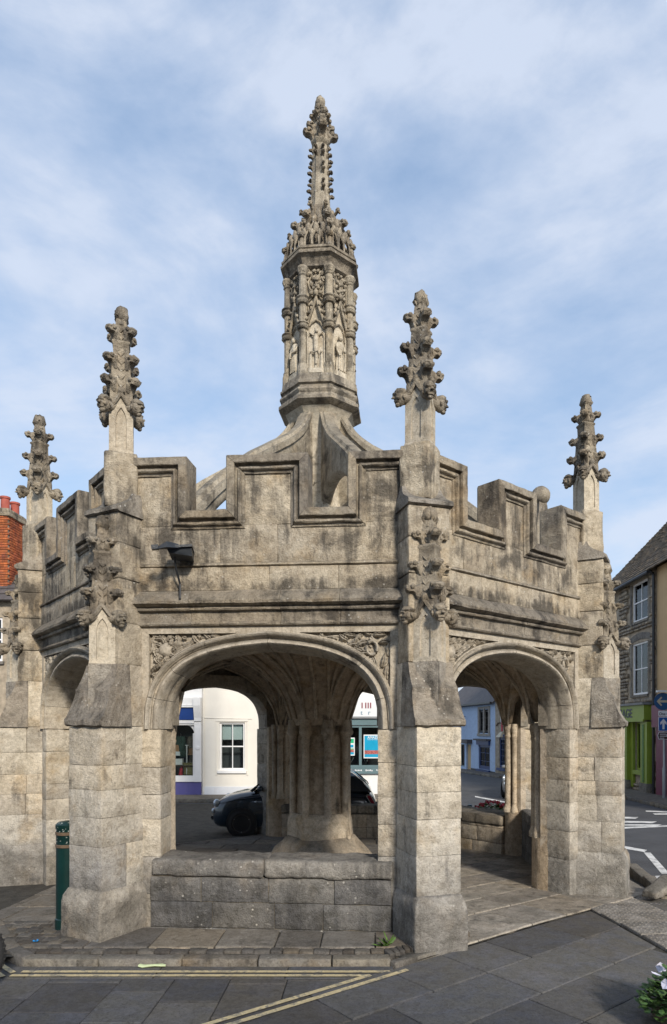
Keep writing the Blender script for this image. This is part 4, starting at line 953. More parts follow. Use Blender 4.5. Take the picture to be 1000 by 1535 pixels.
# ================================================================ GROUND
def structure(o): o['kind'] = 'structure'; return o
def sheet(name, m, xs, ys, dz):
    mb = MB(); n = len(xs)
    mb.add([(x, y, ground_z(y) + dz) for y in ys for x in xs], [(j * n + i, j * n + i + 1, (j + 1) * n + i + 1, (j + 1) * n + i) for j in range(len(ys) - 1) for i in range(n - 1)])
    return structure(mb.build(name, M[m], smooth=False))
sheet('road', 'asphalt', [-400, -60, -20, -8, -4, 0, 4, 8, 20, 60, 400], [-60, -10, 0, 4, 7, 9, 11, 14, 17, 20, 24, 30, 36, 48, 60, 120, 400], -0.045)
D40, N40, PA = (.783, .622), (.622, -.783), (.41, 5.80)
def flag_mb(poly, ztop, thick, gap=0.006, seed=0, follow=True, tilt=0.003):
    """one paving slab with softened arrises, top slightly uneven"""
    cx = sum(p[0] for p in poly) / len(poly); cy = sum(p[1] for p in poly) / len(poly); rnd = random.Random(seed)
    def inset(d):
        o = []; n = len(poly)
        for i in range(n):
            p, a, b_ = Vector(poly[i]), Vector(poly[i - 1]), Vector(poly[(i + 1) % n])
            e1, e2 = (p - a), (b_ - p)
            if e1.length < 1e-6 or e2.length < 1e-6: o.append(p); continue
            e1.normalize(); e2.normalize(); n1, n2 = Vector((-e1.y, e1.x)), Vector((-e2.y, e2.x)); k = 1 + n1.dot(n2)
            o.append(p + (n1 + n2) * (d / max(k, .35)))
        return o
    area = sum(poly[i][0] * poly[(i + 1) % len(poly)][1] - poly[(i + 1) % len(poly)][0] * poly[i][1] for i in range(len(poly)))
    if area < 0: poly = poly[::-1]
    # split long edges so that the outline can wander a little
    pp = []
    for i in range(len(poly)):
        a, b_ = Vector(poly[i]), Vector(poly[(i + 1) % len(poly)]); n = max(1, int((b_ - a).length / .16))
        for k in range(n):
            p = a.lerp(b_, k / n); s = .010 if k else .006
            pp.append((p.x + s * noise.noise(Vector((p.x * 9, p.y * 9, seed))), p.y + s * noise.noise(Vector((p.x * 9, p.y * 9, seed + 50)))))
    poly = pp
    tx, ty = rnd.uniform(-tilt, tilt), rnd.uniform(-tilt, tilt); dz = rnd.uniform(-tilt, tilt)
    def z(p, o): return (ground_z(p[1]) if follow else 0) + ztop + dz + tx * (p[0] - cx) + ty * (p[1] - cy) + o
    mb = MB(); r0, r1, r2 = inset(gap), inset(gap), inset(gap + .008); n = len(poly)
    vs = [(*p, z(p, -thick)) for p in r0] + [(*p, z(p, -.006)) for p in r1] + [(*p, z(p, 0)) for p in r2]
    fs = [(k * n + i, k * n + (i + 1) % n, (k + 1) * n + (i + 1) % n, (k + 1) * n + i) for k in (0, 1) for i in range(n)] + [tuple(range(2 * n, 3 * n))]
    mb.add(vs, fs); return mb
def area_of(p): return abs(sum(p[i][0] * p[(i + 1) % len(p)][1] - p[(i + 1) % len(p)][0] * p[i][1] for i in range(len(p)))) / 2
def lay(parent, name, m, frame, rows, lens, clips, ztop, thick=.03, gap=.006, seed=0, tilt=.003, jitter=0.0):
    """bond of slabs in a rotated frame (origin, along, across), clipped to a region given by (point, inward normal) lines"""
    o, d, n = frame; rnd = random.Random(seed); t = rows[0]; k = 0
    while t < rows[1]:
        h = rnd.uniform(*rows[2]); s = lens[0] - rnd.uniform(0, lens[2][1])
        while s < lens[1]:
            l = rnd.uniform(*lens[2])
            P = [(s, t), (s + l, t), (s + l, t + h), (s, t + h)]
            poly = [(o[0] + d[0] * a + n[0] * b_, o[1] + d[1] * a + n[1] * b_) for a, b_ in P]
            for c in clips:
                poly = clip_poly(poly, *c)
                if len(poly) < 3: break
            if len(poly) >= 3 and area_of(poly) > .012:
                k += 1; flag_mb(poly, ztop, thick, gap * rnd.uniform(.7, 1.5), seed + k, tilt=tilt).build(name, M[m], parent, angle=30)
            s += l
        t += h
    return k
def bed(name, m, poly, dz):
    """mortar bed: a grid following the ground, clipped to a convex polygon"""
    mb = MB(); ys = sorted(set([min(p[1] for p in poly), max(p[1] for p in poly)] + [y for y in (7, 9, 11, 14, 17, 20, 24) if min(p[1] for p in poly) < y < max(p[1] for p in poly)]))
    for y0, y1 in zip(ys, ys[1:]):
        q = clip_poly(clip_poly(poly, (0, y0), (0, 1)), (0, y1), (0, -1))
        if len(q) >= 3: mb.add([(x, y, ground_z(y) + dz) for x, y in q], [tuple(range(len(q)))])
    return structure(mb.build(name, M[m], smooth=False))
SL = (PA, N40); NSL = (PA, (-N40[0], -N40[1]))
# slate pavement at front right
slp = bed('slate_pavement', 'bed', clip_poly(clip_poly([(-6, 1.5), (3.85, 1.5), (3.85, 9.2), (-6, 9.2)], *SL), (0, 1.5), (0, 1)), -0.022)
lay(slp, 'flagstone', 'slate_flag', ((.41, 5.80), D40, N40), (0.02, 3.2, (.42, .66)), (-3.2, 4.4, (.55, 1.15)), [SL, ((3.84, 0), (-1, 0)), ((0, 3.3), (0, 1)), ((3.3, 0), (-1, 0)) if False else ((2.62, 7.18), (-.989, -.149))], 0.0, seed=300, gap=.006, tilt=.002)
lay(slp, 'flagstone', 'slate_flag', ((2.62, 7.18), (.149, -.989), (.989, .149)), (0.83, 1.3, (.4, .5)), (-.2, 3, (.5, .9)), [((3.84, 0), (-1, 0)), SL], 0.0, seed=330)
# street paving at front left, up to the kerb
stp = bed('street_paving', 'bed', clip_poly([(-7, 1.5), (.6, 1.5), (.6, 5.78), (-7, 5.78)], *NSL), -0.030)
lay(stp, 'paving_slab', 'slate_flag', ((-4.6, 5.44), (0, -1), (1, 0)), (0, 6, (.40, .62)), (0, 2.4, (.48, .78)), [NSL, ((0, 5.45), (0, -1)), ((0, 3.3), (0, 1))], -0.010, seed=400, gap=.004)
lay(stp, 'paving_slab', 'slate_flag', ((-4.6, 5.46), (1, 0), (0, 1)), (0, .27, (.27, .28)), (0, 6, (.8, 1.3)), [NSL, ((0, 5.735), (0, -1))], -0.012, seed=440, gap=.003)
# raised apron and floor of the cross
ap = bed('pavement', 'bed', clip_poly([(-4.9, 5.86), (.44, 5.86), (.44, 14.2), (-4.9, 14.2)], *NSL), 0.026)
fl_ = bed('floor', 'bed', clip_poly([(.44, 5.86), (3.8, 5.86), (3.8, 14.2), (.44, 14.2)], *NSL), -0.006)
lay(ap, 'flagstone', 'flag', ((-2.85, 6.06), (1, 0), (0, 1)), (0, .62, (.56, .62)), (.3, 3.3, (.42, .66)), [NSL, ((.42, 0), (-1, 0))], 0.048, seed=500, gap=.008, tilt=.005)
OCT = lambda k, a: ((-.708 + a * math.sin(R(45 * k - 4.27)), 10.31 - a * math.cos(R(45 * k - 4.27))), (-math.sin(R(45 * k - 4.27)), math.cos(R(45 * k - 4.27))))
lay(fl_, 'flagstone', 'pale_flag', ((.41 - .622 * .012, 5.80 + .783 * .012), D40, (-.622, .783)), (0.0, 6.3, (.44, .66)), (-.5, 4.8, (.5, .95)), [((3.7, 0), (-1, 0)), OCT(3, 3.2), ((.445, 0), (1, 0))], 0.014, seed=520, gap=.006, tilt=.003)
lay(ap, 'flagstone', 'flag', ((-4.2, 6.7), (1, 0), (0, 1)), (0, 7.4, (.5, .8)), (0, 4.62, (.5, .9)), [((.43, 0), (-1, 0)), ((-4.1, 0), (1, 0)), OCT(5, 3.55), OCT(4, 3.6), OCT(6, 3.9), OCT(3, 3.4)], 0.044, seed=600, gap=.006, tilt=.003)
SETT = [None] * 5
for i in range(5):
    mb = MB(); mb.stone(.063, .043, .035, rho=.012, seg=.05, rough=.007, seed=i, maxn=3); SETT[i] = mb.mesh('sett', M['sett'], angle=70)
rnd = random.Random(3); x = -2.75; n_ = 0
while x < .80:                                              # a row of setts behind the kerb
    w_ = rnd.uniform(.8, 1.3); yb = 5.965
    if x > .30: break
    o = place('sett', rnd.choice(SETT), ap, (x + .062 * w_, yb + rnd.uniform(-.01, .01), .016 + rnd.uniform(-.003, .003)), (0, 0, rnd.uniform(-.05, .05))); o.scale = (w_, 1.1, 1); x += .128 * w_
for i in range(16):                                         # fan of small setts below the right buttress
    s = -.12 + .066 * i; p = (.34 + D40[0] * s * 1.0, 5.92 + D40[1] * s); o = place('sett', rnd.choice(SETT), ap, (p[0] - .03, p[1] + .055, .026), (0, 0, R(108 + rnd.uniform(-6, 6)))); o.scale = (1.05, .62, 1)
for j in range(9):                                          # setts west of the cross
    for i in range(11):
        x, y = -4.15 + .135 * i + (.06 if j % 2 else 0), 5.98 + .105 * j
        if x + 0.35 * (y - 5.98) > -2.72 or x < -3.3 - (y - 6.0) * .55: continue
        o = place('sett', rnd.choice(SETT), ap, (x + rnd.uniform(-.008, .008), y, .014 + rnd.uniform(-.004, .004)), (0, 0, rnd.uniform(-.1, .1))); o.scale = (1.02, 1.15, 1)
# kerbs
kb = MB(); kb.box(-3.0, .2, 5.80, 5.87, -.06, .02); kerb = structure(kb.build('kerb', M['bed']))
def kerb_stone(p, q, z1=.056, wd=.125, h=.13, seed=0, m='kerb', parent=None):
    a, b_ = Vector(p), Vector(q); d = (b_ - a); L_ = d.length; d.normalize(); n = Vector((-d.y, d.x)) * wd; g = d * .004
    quad = [tuple(a + g), tuple(b_ - g), tuple(b_ - g + n), tuple(a + g + n)]; zg = ground_z((p[1] + q[1]) / 2)
    quad_stone(quad, zg + z1 - h, zg + z1, rho=.014, seg=.10, rough=.008, seed=seed, maxn=12).build('kerb_stone', M[m], parent or kerb, angle=60)
xk = [-3.02, -2.35, -1.62, -.95, -.30, .22]
for i, (a, b_) in enumerate(zip(xk, xk[1:])): kerb_stone((a, 5.755), (b_, 5.755), z1=.044, seed=i)
kl = [(-3.02, 5.755), (-3.28, 5.98), (-3.52, 6.28), (-3.80, 6.66), (-4.15, 7.1), (-4.5, 7.6)]
for i, (a, b_) in enumerate(zip(kl[1:], kl)): kerb_stone(a, b_, seed=20 + i)
sl = [(.22 + D40[0] * s + .04, 5.70 + D40[1] * s) for s in (0, .55, 1.15, 1.8, 2.4, 3.1)]
for i, (a, b_) in enumerate(list(zip(sl, sl[1:]))[:1]): kerb_stone(a, b_, z1=.030 - .004 * i, wd=.09, seed=40 + i)
for i, (a, b_) in enumerate((((3.80, 8.05), (3.95, 8.95)), ((3.95, 8.95), (4.10, 9.9)), ((4.10, 9.9), (4.15, 11.0)), ((4.15, 11.0), (3.9, 12.4)))): kerb_stone(a, b_, z1=.10, wd=.16, h=.25, seed=60 + i)
mb = MB(); mb.stone(.24, .10, .08, lambda x, y, z: Vector((3.62 + x * .83 - y * .55, 8.06 + x * .55 + y * .83, .045 + z * (0.55 + 1.1 * (x + .24)) + (x + .24) * .20)), rho=.03, seg=.06, rough=.02, seed=4)
mb.build('kerb_stone', M['kerb'], kerb, angle=60)
# tactile crossing slabs with raised blisters
tac = MB(); tac.sbox(.003, .397, .003, .397, -.03, .012, rho=.005, seg=.4, rough=0)
for i in range(6):
    for j in range(6):
        tac.lathe([(.013, .011), (.0125, .0155), (.007, .017)], 6, X=Matrix.Translation((.033 + .0667 * i, .033 + .0667 * j, 0)))
TAC = tac.mesh('tactile_slab', M['tactile'], angle=50)
tp_ = empty('tactile_paving', (0, 0, 0)); tag(tp_, kind='structure')
for i in range(5):
    for j in range(-2, 7):
        s, t = .40 * i, .40 * j; x, y = 2.62 + .707 * s + .149 * t, 7.18 + .707 * s - .989 * t
        if x > 3.75: continue
        # rows run along the crossing edge, raked like the photographed ones
        o = place('tactile_slab', TAC, tp_, (x, y, ground_z(y + .2)), (0, 0, R(-81.4)))
        o.location.x = 2.63 + .409 * i * .989 + .149 * .409 * j; o.location.y = 7.34 + .409 * i * .149 - .989 * .409 * j
        if (o.location.x - PA[0]) * N40[0] + (o.location.y - PA[1]) * N40[1] < 0.02 or i > 1: o.hide_render = False
# far side: slab paving of the square behind the cross
sq = bed('square_paving', 'bed', [(-12, 13.2), (2.2, 13.2), (2.2, 20.6), (-12, 20.6)], -0.034)
lay(sq, 'paving_slab', 'slate_flag', ((-8, 13.2), (.80, .60), (-.60, .80)), (-6, 9, (.55, .9)), (0, 11.5, (.8, 1.4)), [((0, 13.45), (0, 1)), ((0, 20.5), (0, -1)), ((-7.5, 0), (1, 0)), ((1.4, 0), (-1, 0)), OCT(5, 3.9), OCT(4, 4.0)], -0.014, seed=700, gap=.010, tilt=.002)
for i, (a, b_) in enumerate(zip([OCT(5, 3.68)[0]] * 0 + [(-4.6, 11.45), (-4.0, 12.05), (-3.4, 12.65), (-2.8, 13.2), (-2.2, 13.75)], [(-4.0, 12.05), (-3.4, 12.65), (-2.8, 13.2), (-2.2, 13.75), (-1.5, 14.1)])): kerb_stone(b_, a, z1=.05, wd=.14, seed=80 + i)
def strip(mb, pts, wd, dz):
    pts = [Vector(p) for p in pts]
    for i, (a, b_) in enumerate(zip(pts, pts[1:])):
        d = (b_ - a).normalized(); n = Vector((-d.y, d.x)) * wd / 2
        mb.add([(q.x, q.y, ground_z(q.y) + dz) for q in (a - n, b_ - n, b_ + n, a + n)], [(0, 1, 2, 3)])
yl = MB()
strip(yl, [(-2.93, 5.585), (.30, 5.585)], .048, -.004); strip(yl, [(-2.98, 5.497), (.04, 5.497)], .048, -.0038)
strip(yl, [(-2.99, 5.56), (-3.25, 5.79), (-3.55, 6.12), (-3.9, 6.6)], .048, -.0036); strip(yl, [(-3.03, 5.47), (-3.33, 5.74), (-3.63, 6.07), (-4.0, 6.58)], .048, -.0034)
strip(yl, [(.36, 5.60), (.36 - D40[0] * 3.4, 5.60 - D40[1] * 3.4)], .050, .0075); strip(yl, [(.04, 5.475), (.04 - D40[0] * 3.2, 5.475 - D40[1] * 3.2)], .050, .0085)
structure(yl.build('yellow_lines', M['yellow_line'], smooth=False))
wl = MB()
def wpoly(px, dz): 
    pts = [on_ground(*p) for p in px]; wl.add([(x, y, ground_z(y) + dz) for x, y in pts], [tuple(range(len(pts)))])
for i, px in enumerate(([(925, 1263), (970, 1271), (966, 1274), (925, 1267)], [(965, 1274.5), (975, 1274.5), (1004, 1306), (992, 1306)], [(982, 1309), (1010, 1308), (1010, 1314), (985, 1314)],
          [(925, 1222), (957, 1222.5), (953, 1225), (925, 1224.5)], [(925, 1228), (985, 1229), (978, 1231.5), (925, 1230.5)], [(925, 1233), (992, 1233.5), (985, 1235.5), (925, 1235)], [(925, 1237.5), (1005, 1234.5), (1005, 1236.5), (925, 1240)],
          [(968, 1213), (1005, 1214), (1005, 1216), (968, 1214.5)], [(978, 1217), (1005, 1217), (1005, 1219), (982, 1219)],
          [(712, 1191.5), (757, 1199.5), (757, 1201.5), (712, 1193)], [(755, 1201), (761, 1199), (760, 1206), (754, 1207)], [(762, 1207), (785, 1209), (785, 1211), (762, 1209)],
          [(284, 1249), (286, 1248.5), (306, 1255), (303, 1255.5)], [(309, 1249), (311, 1248.5), (331, 1255), (328, 1255.5)])): wpoly(px, -.0395 if i < 12 else -.009)
structure(wl.build('white_road_markings', M['white_line'], smooth=False))
# far footpaths
def footpath(name, p, q, wd, seed):
    a, b_ = Vector(p), Vector(q); d = (b_ - a); n_ = max(1, int(d.length / 1.2)); d.normalize(); nn = Vector((-d.y, d.x))
    mb = MB(); pr = []
    for i in range(n_ + 1):
        c = a.lerp(b_, i / n_); pr.append([(c.x + nn.x * .12, c.y + nn.y * .12, ground_z(c.y) - .1), (c.x + nn.x * .12, c.y + nn.y * .12, ground_z(c.y) + .07), (c.x + nn.x * wd, c.y + nn.y * wd, ground_z(c.y) + .09), (c.x + nn.x * wd, c.y + nn.y * wd, ground_z(c.y) - .1)])
    mb.loft(pr); o = structure(mb.build(name, M['flag'], smooth=False))
    for i in range(n_): kerb_stone(tuple(a.lerp(b_, i / n_)), tuple(a.lerp(b_, (i + 1) / n_)), z1=.082, seed=seed + i, parent=o, wd=.125)
    return o
footpath('footpath', (-16, 20.9), (2.9, 20.9), 1.5, 0)
footpath('footpath', (8.9, 30.5), (8.9, 13), -1.3 + 2.6, 100) if False else footpath('footpath', (8.75, 31), (8.75, 13), 1.4, 100)
footpath('footpath', (4.4, 46.5), (6.9, 34.0), 1.3, 200)

# ================================================================ HOUSES
def wall_mb(mb, x0, x1, z0, z1, holes, y=0.0, th=.22):
    xs = sorted(set([x0, x1] + [h[0] for h in holes] + [h[1] for h in holes])); zs = sorted(set([z0, z1] + [h[2] for h in holes] + [h[3] for h in holes]))
    for a, b_ in zip(xs, xs[1:]):
        for c, d in zip(zs, zs[1:]):
            mx, mz = (a + b_) / 2, (c + d) / 2
            if any(h[0] < mx < h[1] and h[2] < mz < h[3] for h in holes): continue
            mb.add([(a, y, c), (b_, y, c), (b_, y, d), (a, y, d)], [(0, 1, 2, 3)])
    for a, b_, c, d in holes:
        mb.add([(a, y, c), (b_, y, c), (b_, y, d), (a, y, d), (a, y + th, c), (b_, y + th, c), (b_, y + th, d), (a, y + th, d)], [(0, 1, 5, 4), (1, 2, 6, 5), (2, 3, 7, 6), (3, 0, 4, 7)])
def house(name, loc, rz, x0, x1, z0, eave, depth, ridge, holes, m_wall, m_roof, over=.2):
    o = empty(name, loc, rz); mb = MB(); wall_mb(mb, x0, x1, z0, eave, holes)
    mb.add([(x0, 0, z0), (x0, 0, eave), (x0, depth / 2, ridge), (x0, depth, eave), (x0, depth, z0)], [(0, 1, 2, 3, 4)])
    mb.add([(x1, 0, z0), (x1, 0, eave), (x1, depth / 2, ridge), (x1, depth, eave), (x1, depth, z0)], [(4, 3, 2, 1, 0)])
    mb.add([(x0, depth, z0), (x1, depth, z0), (x1, depth, eave), (x0, depth, eave)], [(3, 2, 1, 0)])
    for a, b_, c, d in holes: mb.add([(a - .3, 1.1, c - .3), (b_ + .3, 1.1, c - .3), (b_ + .3, 1.1, d + .3), (a - .3, 1.1, d + .3)], [(0, 1, 2, 3)])
    mb.build('wall', M[m_wall], o, smooth=False)
    if m_roof:
        rf = MB(); k = (ridge - eave) / (depth / 2)
        for s in (0, 1):
            ya, yb = (-over, depth / 2) if s == 0 else (depth + over, depth / 2); za = eave - over * k
            rf.add([(x0 - .05, ya, za + .02), (x1 + .05, ya, za + .02), (x1 + .05, yb, ridge + .02), (x0 - .05, yb, ridge + .02), (x0 - .05, ya, za + .12), (x1 + .05, ya, za + .12), (x1 + .05, yb, ridge + .14), (x0 - .05, yb, ridge + .14)],
                   [(0, 1, 2, 3), (4, 7, 6, 5), (0, 4, 5, 1), (1, 5, 6, 2), (0, 3, 7, 4)])
        rf.build('roof', M[m_roof], o, smooth=False)
    return o
def window(o, x0, x1, z0, z1, y=.08, fr='white', cols=2, rows=2, blind=0.0, sill=None, fw=.06, bar=.025, meet=True, name='window', room='room'):
    mb = MB(); mb.box(x0, x0 + fw, y - .04, y + .06, z0, z1); mb.box(x1 - fw, x1, y - .04, y + .06, z0, z1); mb.box(x0 + fw, x1 - fw, y - .04, y + .06, z1 - fw, z1); mb.box(x0 + fw, x1 - fw, y - .04, y + .06, z0, z0 + fw * 1.3)
    for i in range(1, cols):
        c = x0 + (x1 - x0) * i / cols; mb.box(c - bar / 2, c + bar / 2, y - .02, y + .03, z0 + fw, z1 - fw)
    for i in range(1, rows):
        c = z0 + (z1 - z0) * i / rows; b2 = bar * (1.6 if meet and i * 2 == rows else 1); mb.box(x0 + fw, x1 - fw, y - .025, y + .035, c - b2 / 2, c + b2 / 2)
    wn = mb.build(name, M[fr], o, smooth=False)
    for i in range(cols):
        for j in range(rows):
            a, b_, c, d = x0 + fw * .5 + (x1 - x0 - fw) * i / cols, x0 + fw * .5 + (x1 - x0 - fw) * (i + 1) / cols, z0 + fw * .5 + (z1 - z0 - fw) * j / rows, z0 + fw * .5 + (z1 - z0 - fw) * (j + 1) / rows
            qbox('pane', M['glass'], wn, a, b_, y + .004, y + .010, c, d)
    if blind: qbox('blind', M['blind'], wn, x0 + fw, x1 - fw, y + .10, y + .11, z1 - (z1 - z0) * blind, z1 - fw)
    qbox('backing', M[room], wn, x0 - .02, x1 + .02, y + .45, y + .47, z0 - .02, z1 + .02)
    if sill: qbox('sill', M[sill], wn, x0 - .06, x1 + .06, -.07, y - .041, z0 - .09, z0 - .002)
    return wn
def text(body, size, m, parent, loc, rot, depth=.006, name='lettering', sx=1.0, align='LEFT', bold=0.0):
    c = bpy.data.curves.new(name, 'FONT'); c.body = body; c.size = size; c.extrude = depth; c.align_x = align; c.offset = bold; c.materials.append(M[m])
    tmp = bpy.data.objects.new(name, c); COL.objects.link(tmp); dg = bpy.context.evaluated_depsgraph_get()
    me = bpy.data.meshes.new_from_object(tmp.evaluated_get(dg)); bpy.data.objects.remove(tmp); bpy.data.curves.remove(c)
    o = place(name, me, parent, loc, rot); o.scale = (sx, 1, 1); return o
FRONT = (R(90), 0, 0)
YB = 22.3; BX = lambda px: (px - CX) / F * YB; BZ = lambda py: EYE + (YH - py) * YB / F
# --- gift shop, left
gx1 = BX(303)
g = house('shop_with_blue_fascia', (0, YB, 0), 0, -10.4, gx1 - .004, -.45, 7.2, 8, 9.6, [(-7.25, BX(291), BZ(1163), BZ(1086)), (-9.6, -9.0 + .6, -.2, 1.95), (-9.5, -8.5, 4.2, 5.9), (-7.2, -6.2, 4.2, 5.9)], 'white', 'slate_roof')
tag(g, 'white shop with royal blue fascia, purple stall riser and clothes in its window', 'shop')
fb = qbox('fascia', M['blue_fascia'], g, -10.2, BX(291.5), -.13, -.002, BZ(1079), BZ(1061)); fb['label'] = 'plain royal blue fascia board'
qbox('cornice', M['white'], g, -10.3, BX(292), -.20, -.003, BZ(1060.5), BZ(1058)); qbox('cornice', M['white'], g, -10.3, BX(292), -.15, -.004, BZ(1057.5), BZ(1046))
qbox('cornice', M['white'], g, -10.3, BX(292), -.10, -.005, BZ(1084.5), BZ(1079.5)); qbox('cornice', M['white'], g, -10.3, BX(292), -.06, -.006, BZ(1087), BZ(1084.8))
mb = MB(); mb.box(BX(292.3), BX(302.6), -.10, -.001, BZ(1172), BZ(1082)); mb.box(BX(293.5), BX(301.5), -.115, -.10, BZ(1166), BZ(1090))
mb.lathe([(.075, 0), (.075, .012), (.05, .02)], 14, X=Matrix.Translation((BX(297.5), -.116, BZ(1121))) @ Matrix.Rotation(R(90), 4, 'X')); mb.build('pilaster', M['white'], g, smooth=False)
mb = MB(); mb.loft([[(x, y, z) for y, z in ((-.02, BZ(1082)), (-.14, BZ(1081)), (-.15, BZ(1076)), (-.20, BZ(1068)), (-.26, BZ(1058)), (-.26, BZ(1046)), (-.02, BZ(1046)))] for x in (BX(292.5), BX(302.8))]); mb.build('console_bracket', M['white'], g, smooth=False)
qbox('sill', M['white'], g, -7.35, BX(303), -.12, -.002, BZ(1171.5), BZ(1163.5))
qbox('stall_riser', M['purple'], g, -10.3, BX(302.4), -.07, -.003, -.30, BZ(1172))
mb = MB(); a0, a1, zt = -7.25, BX(291), BZ(1086)               # arched head of the shop window
arc = [(a1 - .34 + .34 * math.sin(t), zt - .34 + .34 * math.cos(t)) for t in [i * math.pi / 16 for i in range(9)]]
for (xa, za), (xb, zb) in zip(arc, arc[1:]): mb.add([(xa, .03, za), (xb, .03, zb), (a1 + .01, .03, zb), (a1 + .01, .03, za)] if False else [(xa, .03, za), (xb, .03, zb), (a1 + .01, .03, zt + .01)], [(0, 1, 2)])
mb.box(a0, a0 + .06, 0, .08, BZ(1163), zt); mb.box(a1 - .04, a1, .0, .08, BZ(1163), zt - .3)
wn = mb.build('window', M['white'], g, smooth=False); qbox('pane', M['glass'], wn, a0, a1, .085, .09, BZ(1163), zt)
qbox('backing', M['room'], wn, a0 - .2, a1 + .25, 1.0, 1.02, BZ(1168), zt + .1)
def garment(x, ztop, h, wd, m, y=.5, seed=0):
    gb = MB(); rings = []
    for j in range(8):
        t = j / 7; hw = wd * (.42 + .10 * t + .03 * math.sin(t * 9 + seed)); z = ztop - h * t
        rings.append([(x + hw * math.cos(a) * (1 + .08 * math.sin(a * 7 + seed)), y + .10 * math.sin(a) * (1 + .2 * math.sin(a * 5)), z) for a in [k * math.pi / 8 for k in range(16)]])
    gb.loft(rings); gb.build('display_garment', M[m], g)
    gb = MB(); gb.tube([(x, y, ztop + .1), (x, y, ztop - .05)], .015, 5); gb.build('hanger', M['silver'], g)
for x, py, h, wd, m in ((BX(265), 1104, .42, .36, 'cloth_dark'), (BX(282), 1104, .40, .32, 'cloth_stripe'), (BX(283), 1116, .38, .30, 'cloth_tan'), (BX(260), 1117, .25, .2, 'cloth_tan'), (BX(284), 1134, .26, .3, 'cloth_stripe'), (BX(267), 1122, .3, .3, 'cloth_dark')): garment(x, BZ(py), h, wd, m, .45 + .1 * random.random(), py)
mb = MB(); mb.tube([(BX(276.5), .3, BZ(1162)), (BX(276.5), .3, BZ(1117))], .022, 6); mb.box(BX(274), BX(279), .28, .32, BZ(1118), BZ(1117)); mb.build('display_stand', M['white'], g)
mb = MB(); mb.loft([[(BX(280) + r * math.cos(a), .38 + r * .5 * math.sin(a), z) for a in [k * math.pi / 7 for k in range(14)]] for r, z in ((.22, BZ(1162)), (.20, BZ(1155)), (.23, BZ(1150)), (.23, BZ(1144)))]); mb.build('display_basket', M['cloth_olive'], g)
qbox('display_box', M['white'], g, BX(259), BX(270), .25, .45, BZ(1147), BZ(1138)); qbox('display_card', M['sign_white'], g, BX(260), BX(267), .22, .24, BZ(1133), BZ(1127)); qbox('display_shelf', M['wood'], g, BX(250), BX(291), .2, .6, BZ(1149), BZ(1148))
mb = MB(); mb.tube([(BX(267), .3, BZ(1163)), (BX(268), .32, BZ(1152))], [.07, .05], 8); mb.ball((BX(269), .32, BZ(1150)), .05); mb.build('display_ornament', M['petal_red'], g)
for zz in (4.2,): 
    window(g, -9.5, -8.5, 4.2, 5.9, sill='white'); window(g, -7.2, -6.2, 4.2, 5.9, sill='white')
dd = qbox('door', M['navy'], g, -9.6, -8.4, .10, .15, -.2, 1.95)
# --- white house, middle
wx0, wx1 = BX(329), BX(367)
h = house('white_rendered_house', (0, YB, 0), 0, gx1, -1.95, -.45, 7.6, 8, 10.2, [(wx0, wx1, BZ(1155), BZ(1083)), (wx0, wx1, 4.2, 5.9), (-3.3, -2.45, 4.2, 5.9), (-3.05, -2.15, -.2, 1.9)], 'render_cream', 'slate_roof')
tag(h, 'cream rendered house with white sash window and flaking whitewashed base', 'house')
window(h, wx0, wx1, BZ(1155), BZ(1083), y=.10, blind=.36, sill='white', room='room'); window(h, wx0, wx1, 4.2, 5.9, sill='white'); window(h, -3.3, -2.45, 4.2, 5.9, sill='white')
qbox('plinth', M['white_wash'], h, gx1 + .01, -3.06, -.03, -.002, -.4, BZ(1179)); qbox('plinth', M['white_wash'], h, -2.14, -1.96, -.03, -.002, -.4, BZ(1179))
qbox('door', M['navy'], h, -3.05, -2.15, .10, .15, -.2, 1.9)
mb = MB()
for (xa, xb, za, zb) in ((gx1 + .01, gx1 + .06, -.4, 7.5),): mb.tube([(gx1 + .05, -.05, za), (gx1 + .05, -.05, zb)], .022, 6)
mb.tube([(gx1 + .05, -.02, BZ(1076)), (BX(320), -.02, BZ(1076.5)), (BX(378), -.02, BZ(1077.5))], .010, 4); mb.build('cable', M['render_cream'], h)
mb = MB(); mb.box(wx0 - .12, wx0 - .075, -.025, -.002, BZ(1162), BZ(1082)); mb.box(wx1 + .075, wx1 + .12, -.025, -.002, BZ(1162), BZ(1082)); mb.box(wx0 - .12, wx1 + .12, -.03, -.001, BZ(1081.5), BZ(1078)); mb.build('window_surround', M['render_cream'], h, smooth=False)
# --- shop with teal joinery, right
s0 = -1.946; s = house('shop_with_teal_window', (0, YB, 0), 0, s0, 2.72, -.45, 7.0, 8, 9.4, [(-1.2, 1.2, BZ(1147.5), BZ(1088.5)), (1.5, 2.4, -.2, 1.9), (-.8, .3, 4.3, 5.8), (1.2, 2.2, 4.3, 5.8)], 'white', 'slate_roof')
tag(s, 'white shop with grey teal window frames, white letterboard and blue posters', 'shop')
sb = qbox('signboard', M['sign_white'], s, -1.5, 2.6, -.14, -.002, BZ(1074.2), BZ(1048)); sb['label'] = 'white signboard with red and pale blue lettering'
qbox('cornice', M['grey_metal'], s, -1.55, 2.65, -.17, -.003, BZ(1077), BZ(1074.6))
qbox('fascia', M['teal'], s, -1.4, 2.5, -.09, -.004, BZ(1087), BZ(1078.2))
def blet(t, px, py, hpx, m, sx=1.0, bold=0.0): text(t, hpx * YB / F / .70, m, s, (BX(px), -.145, BZ(py)), FRONT, name='lettering', sx=sx, bold=bold)
blet('t', 540.6, 1071.3, 6.6, 'ink_blue'); blet('r', 551.6, 1071.3, 6.6, 'ink_blue'); 
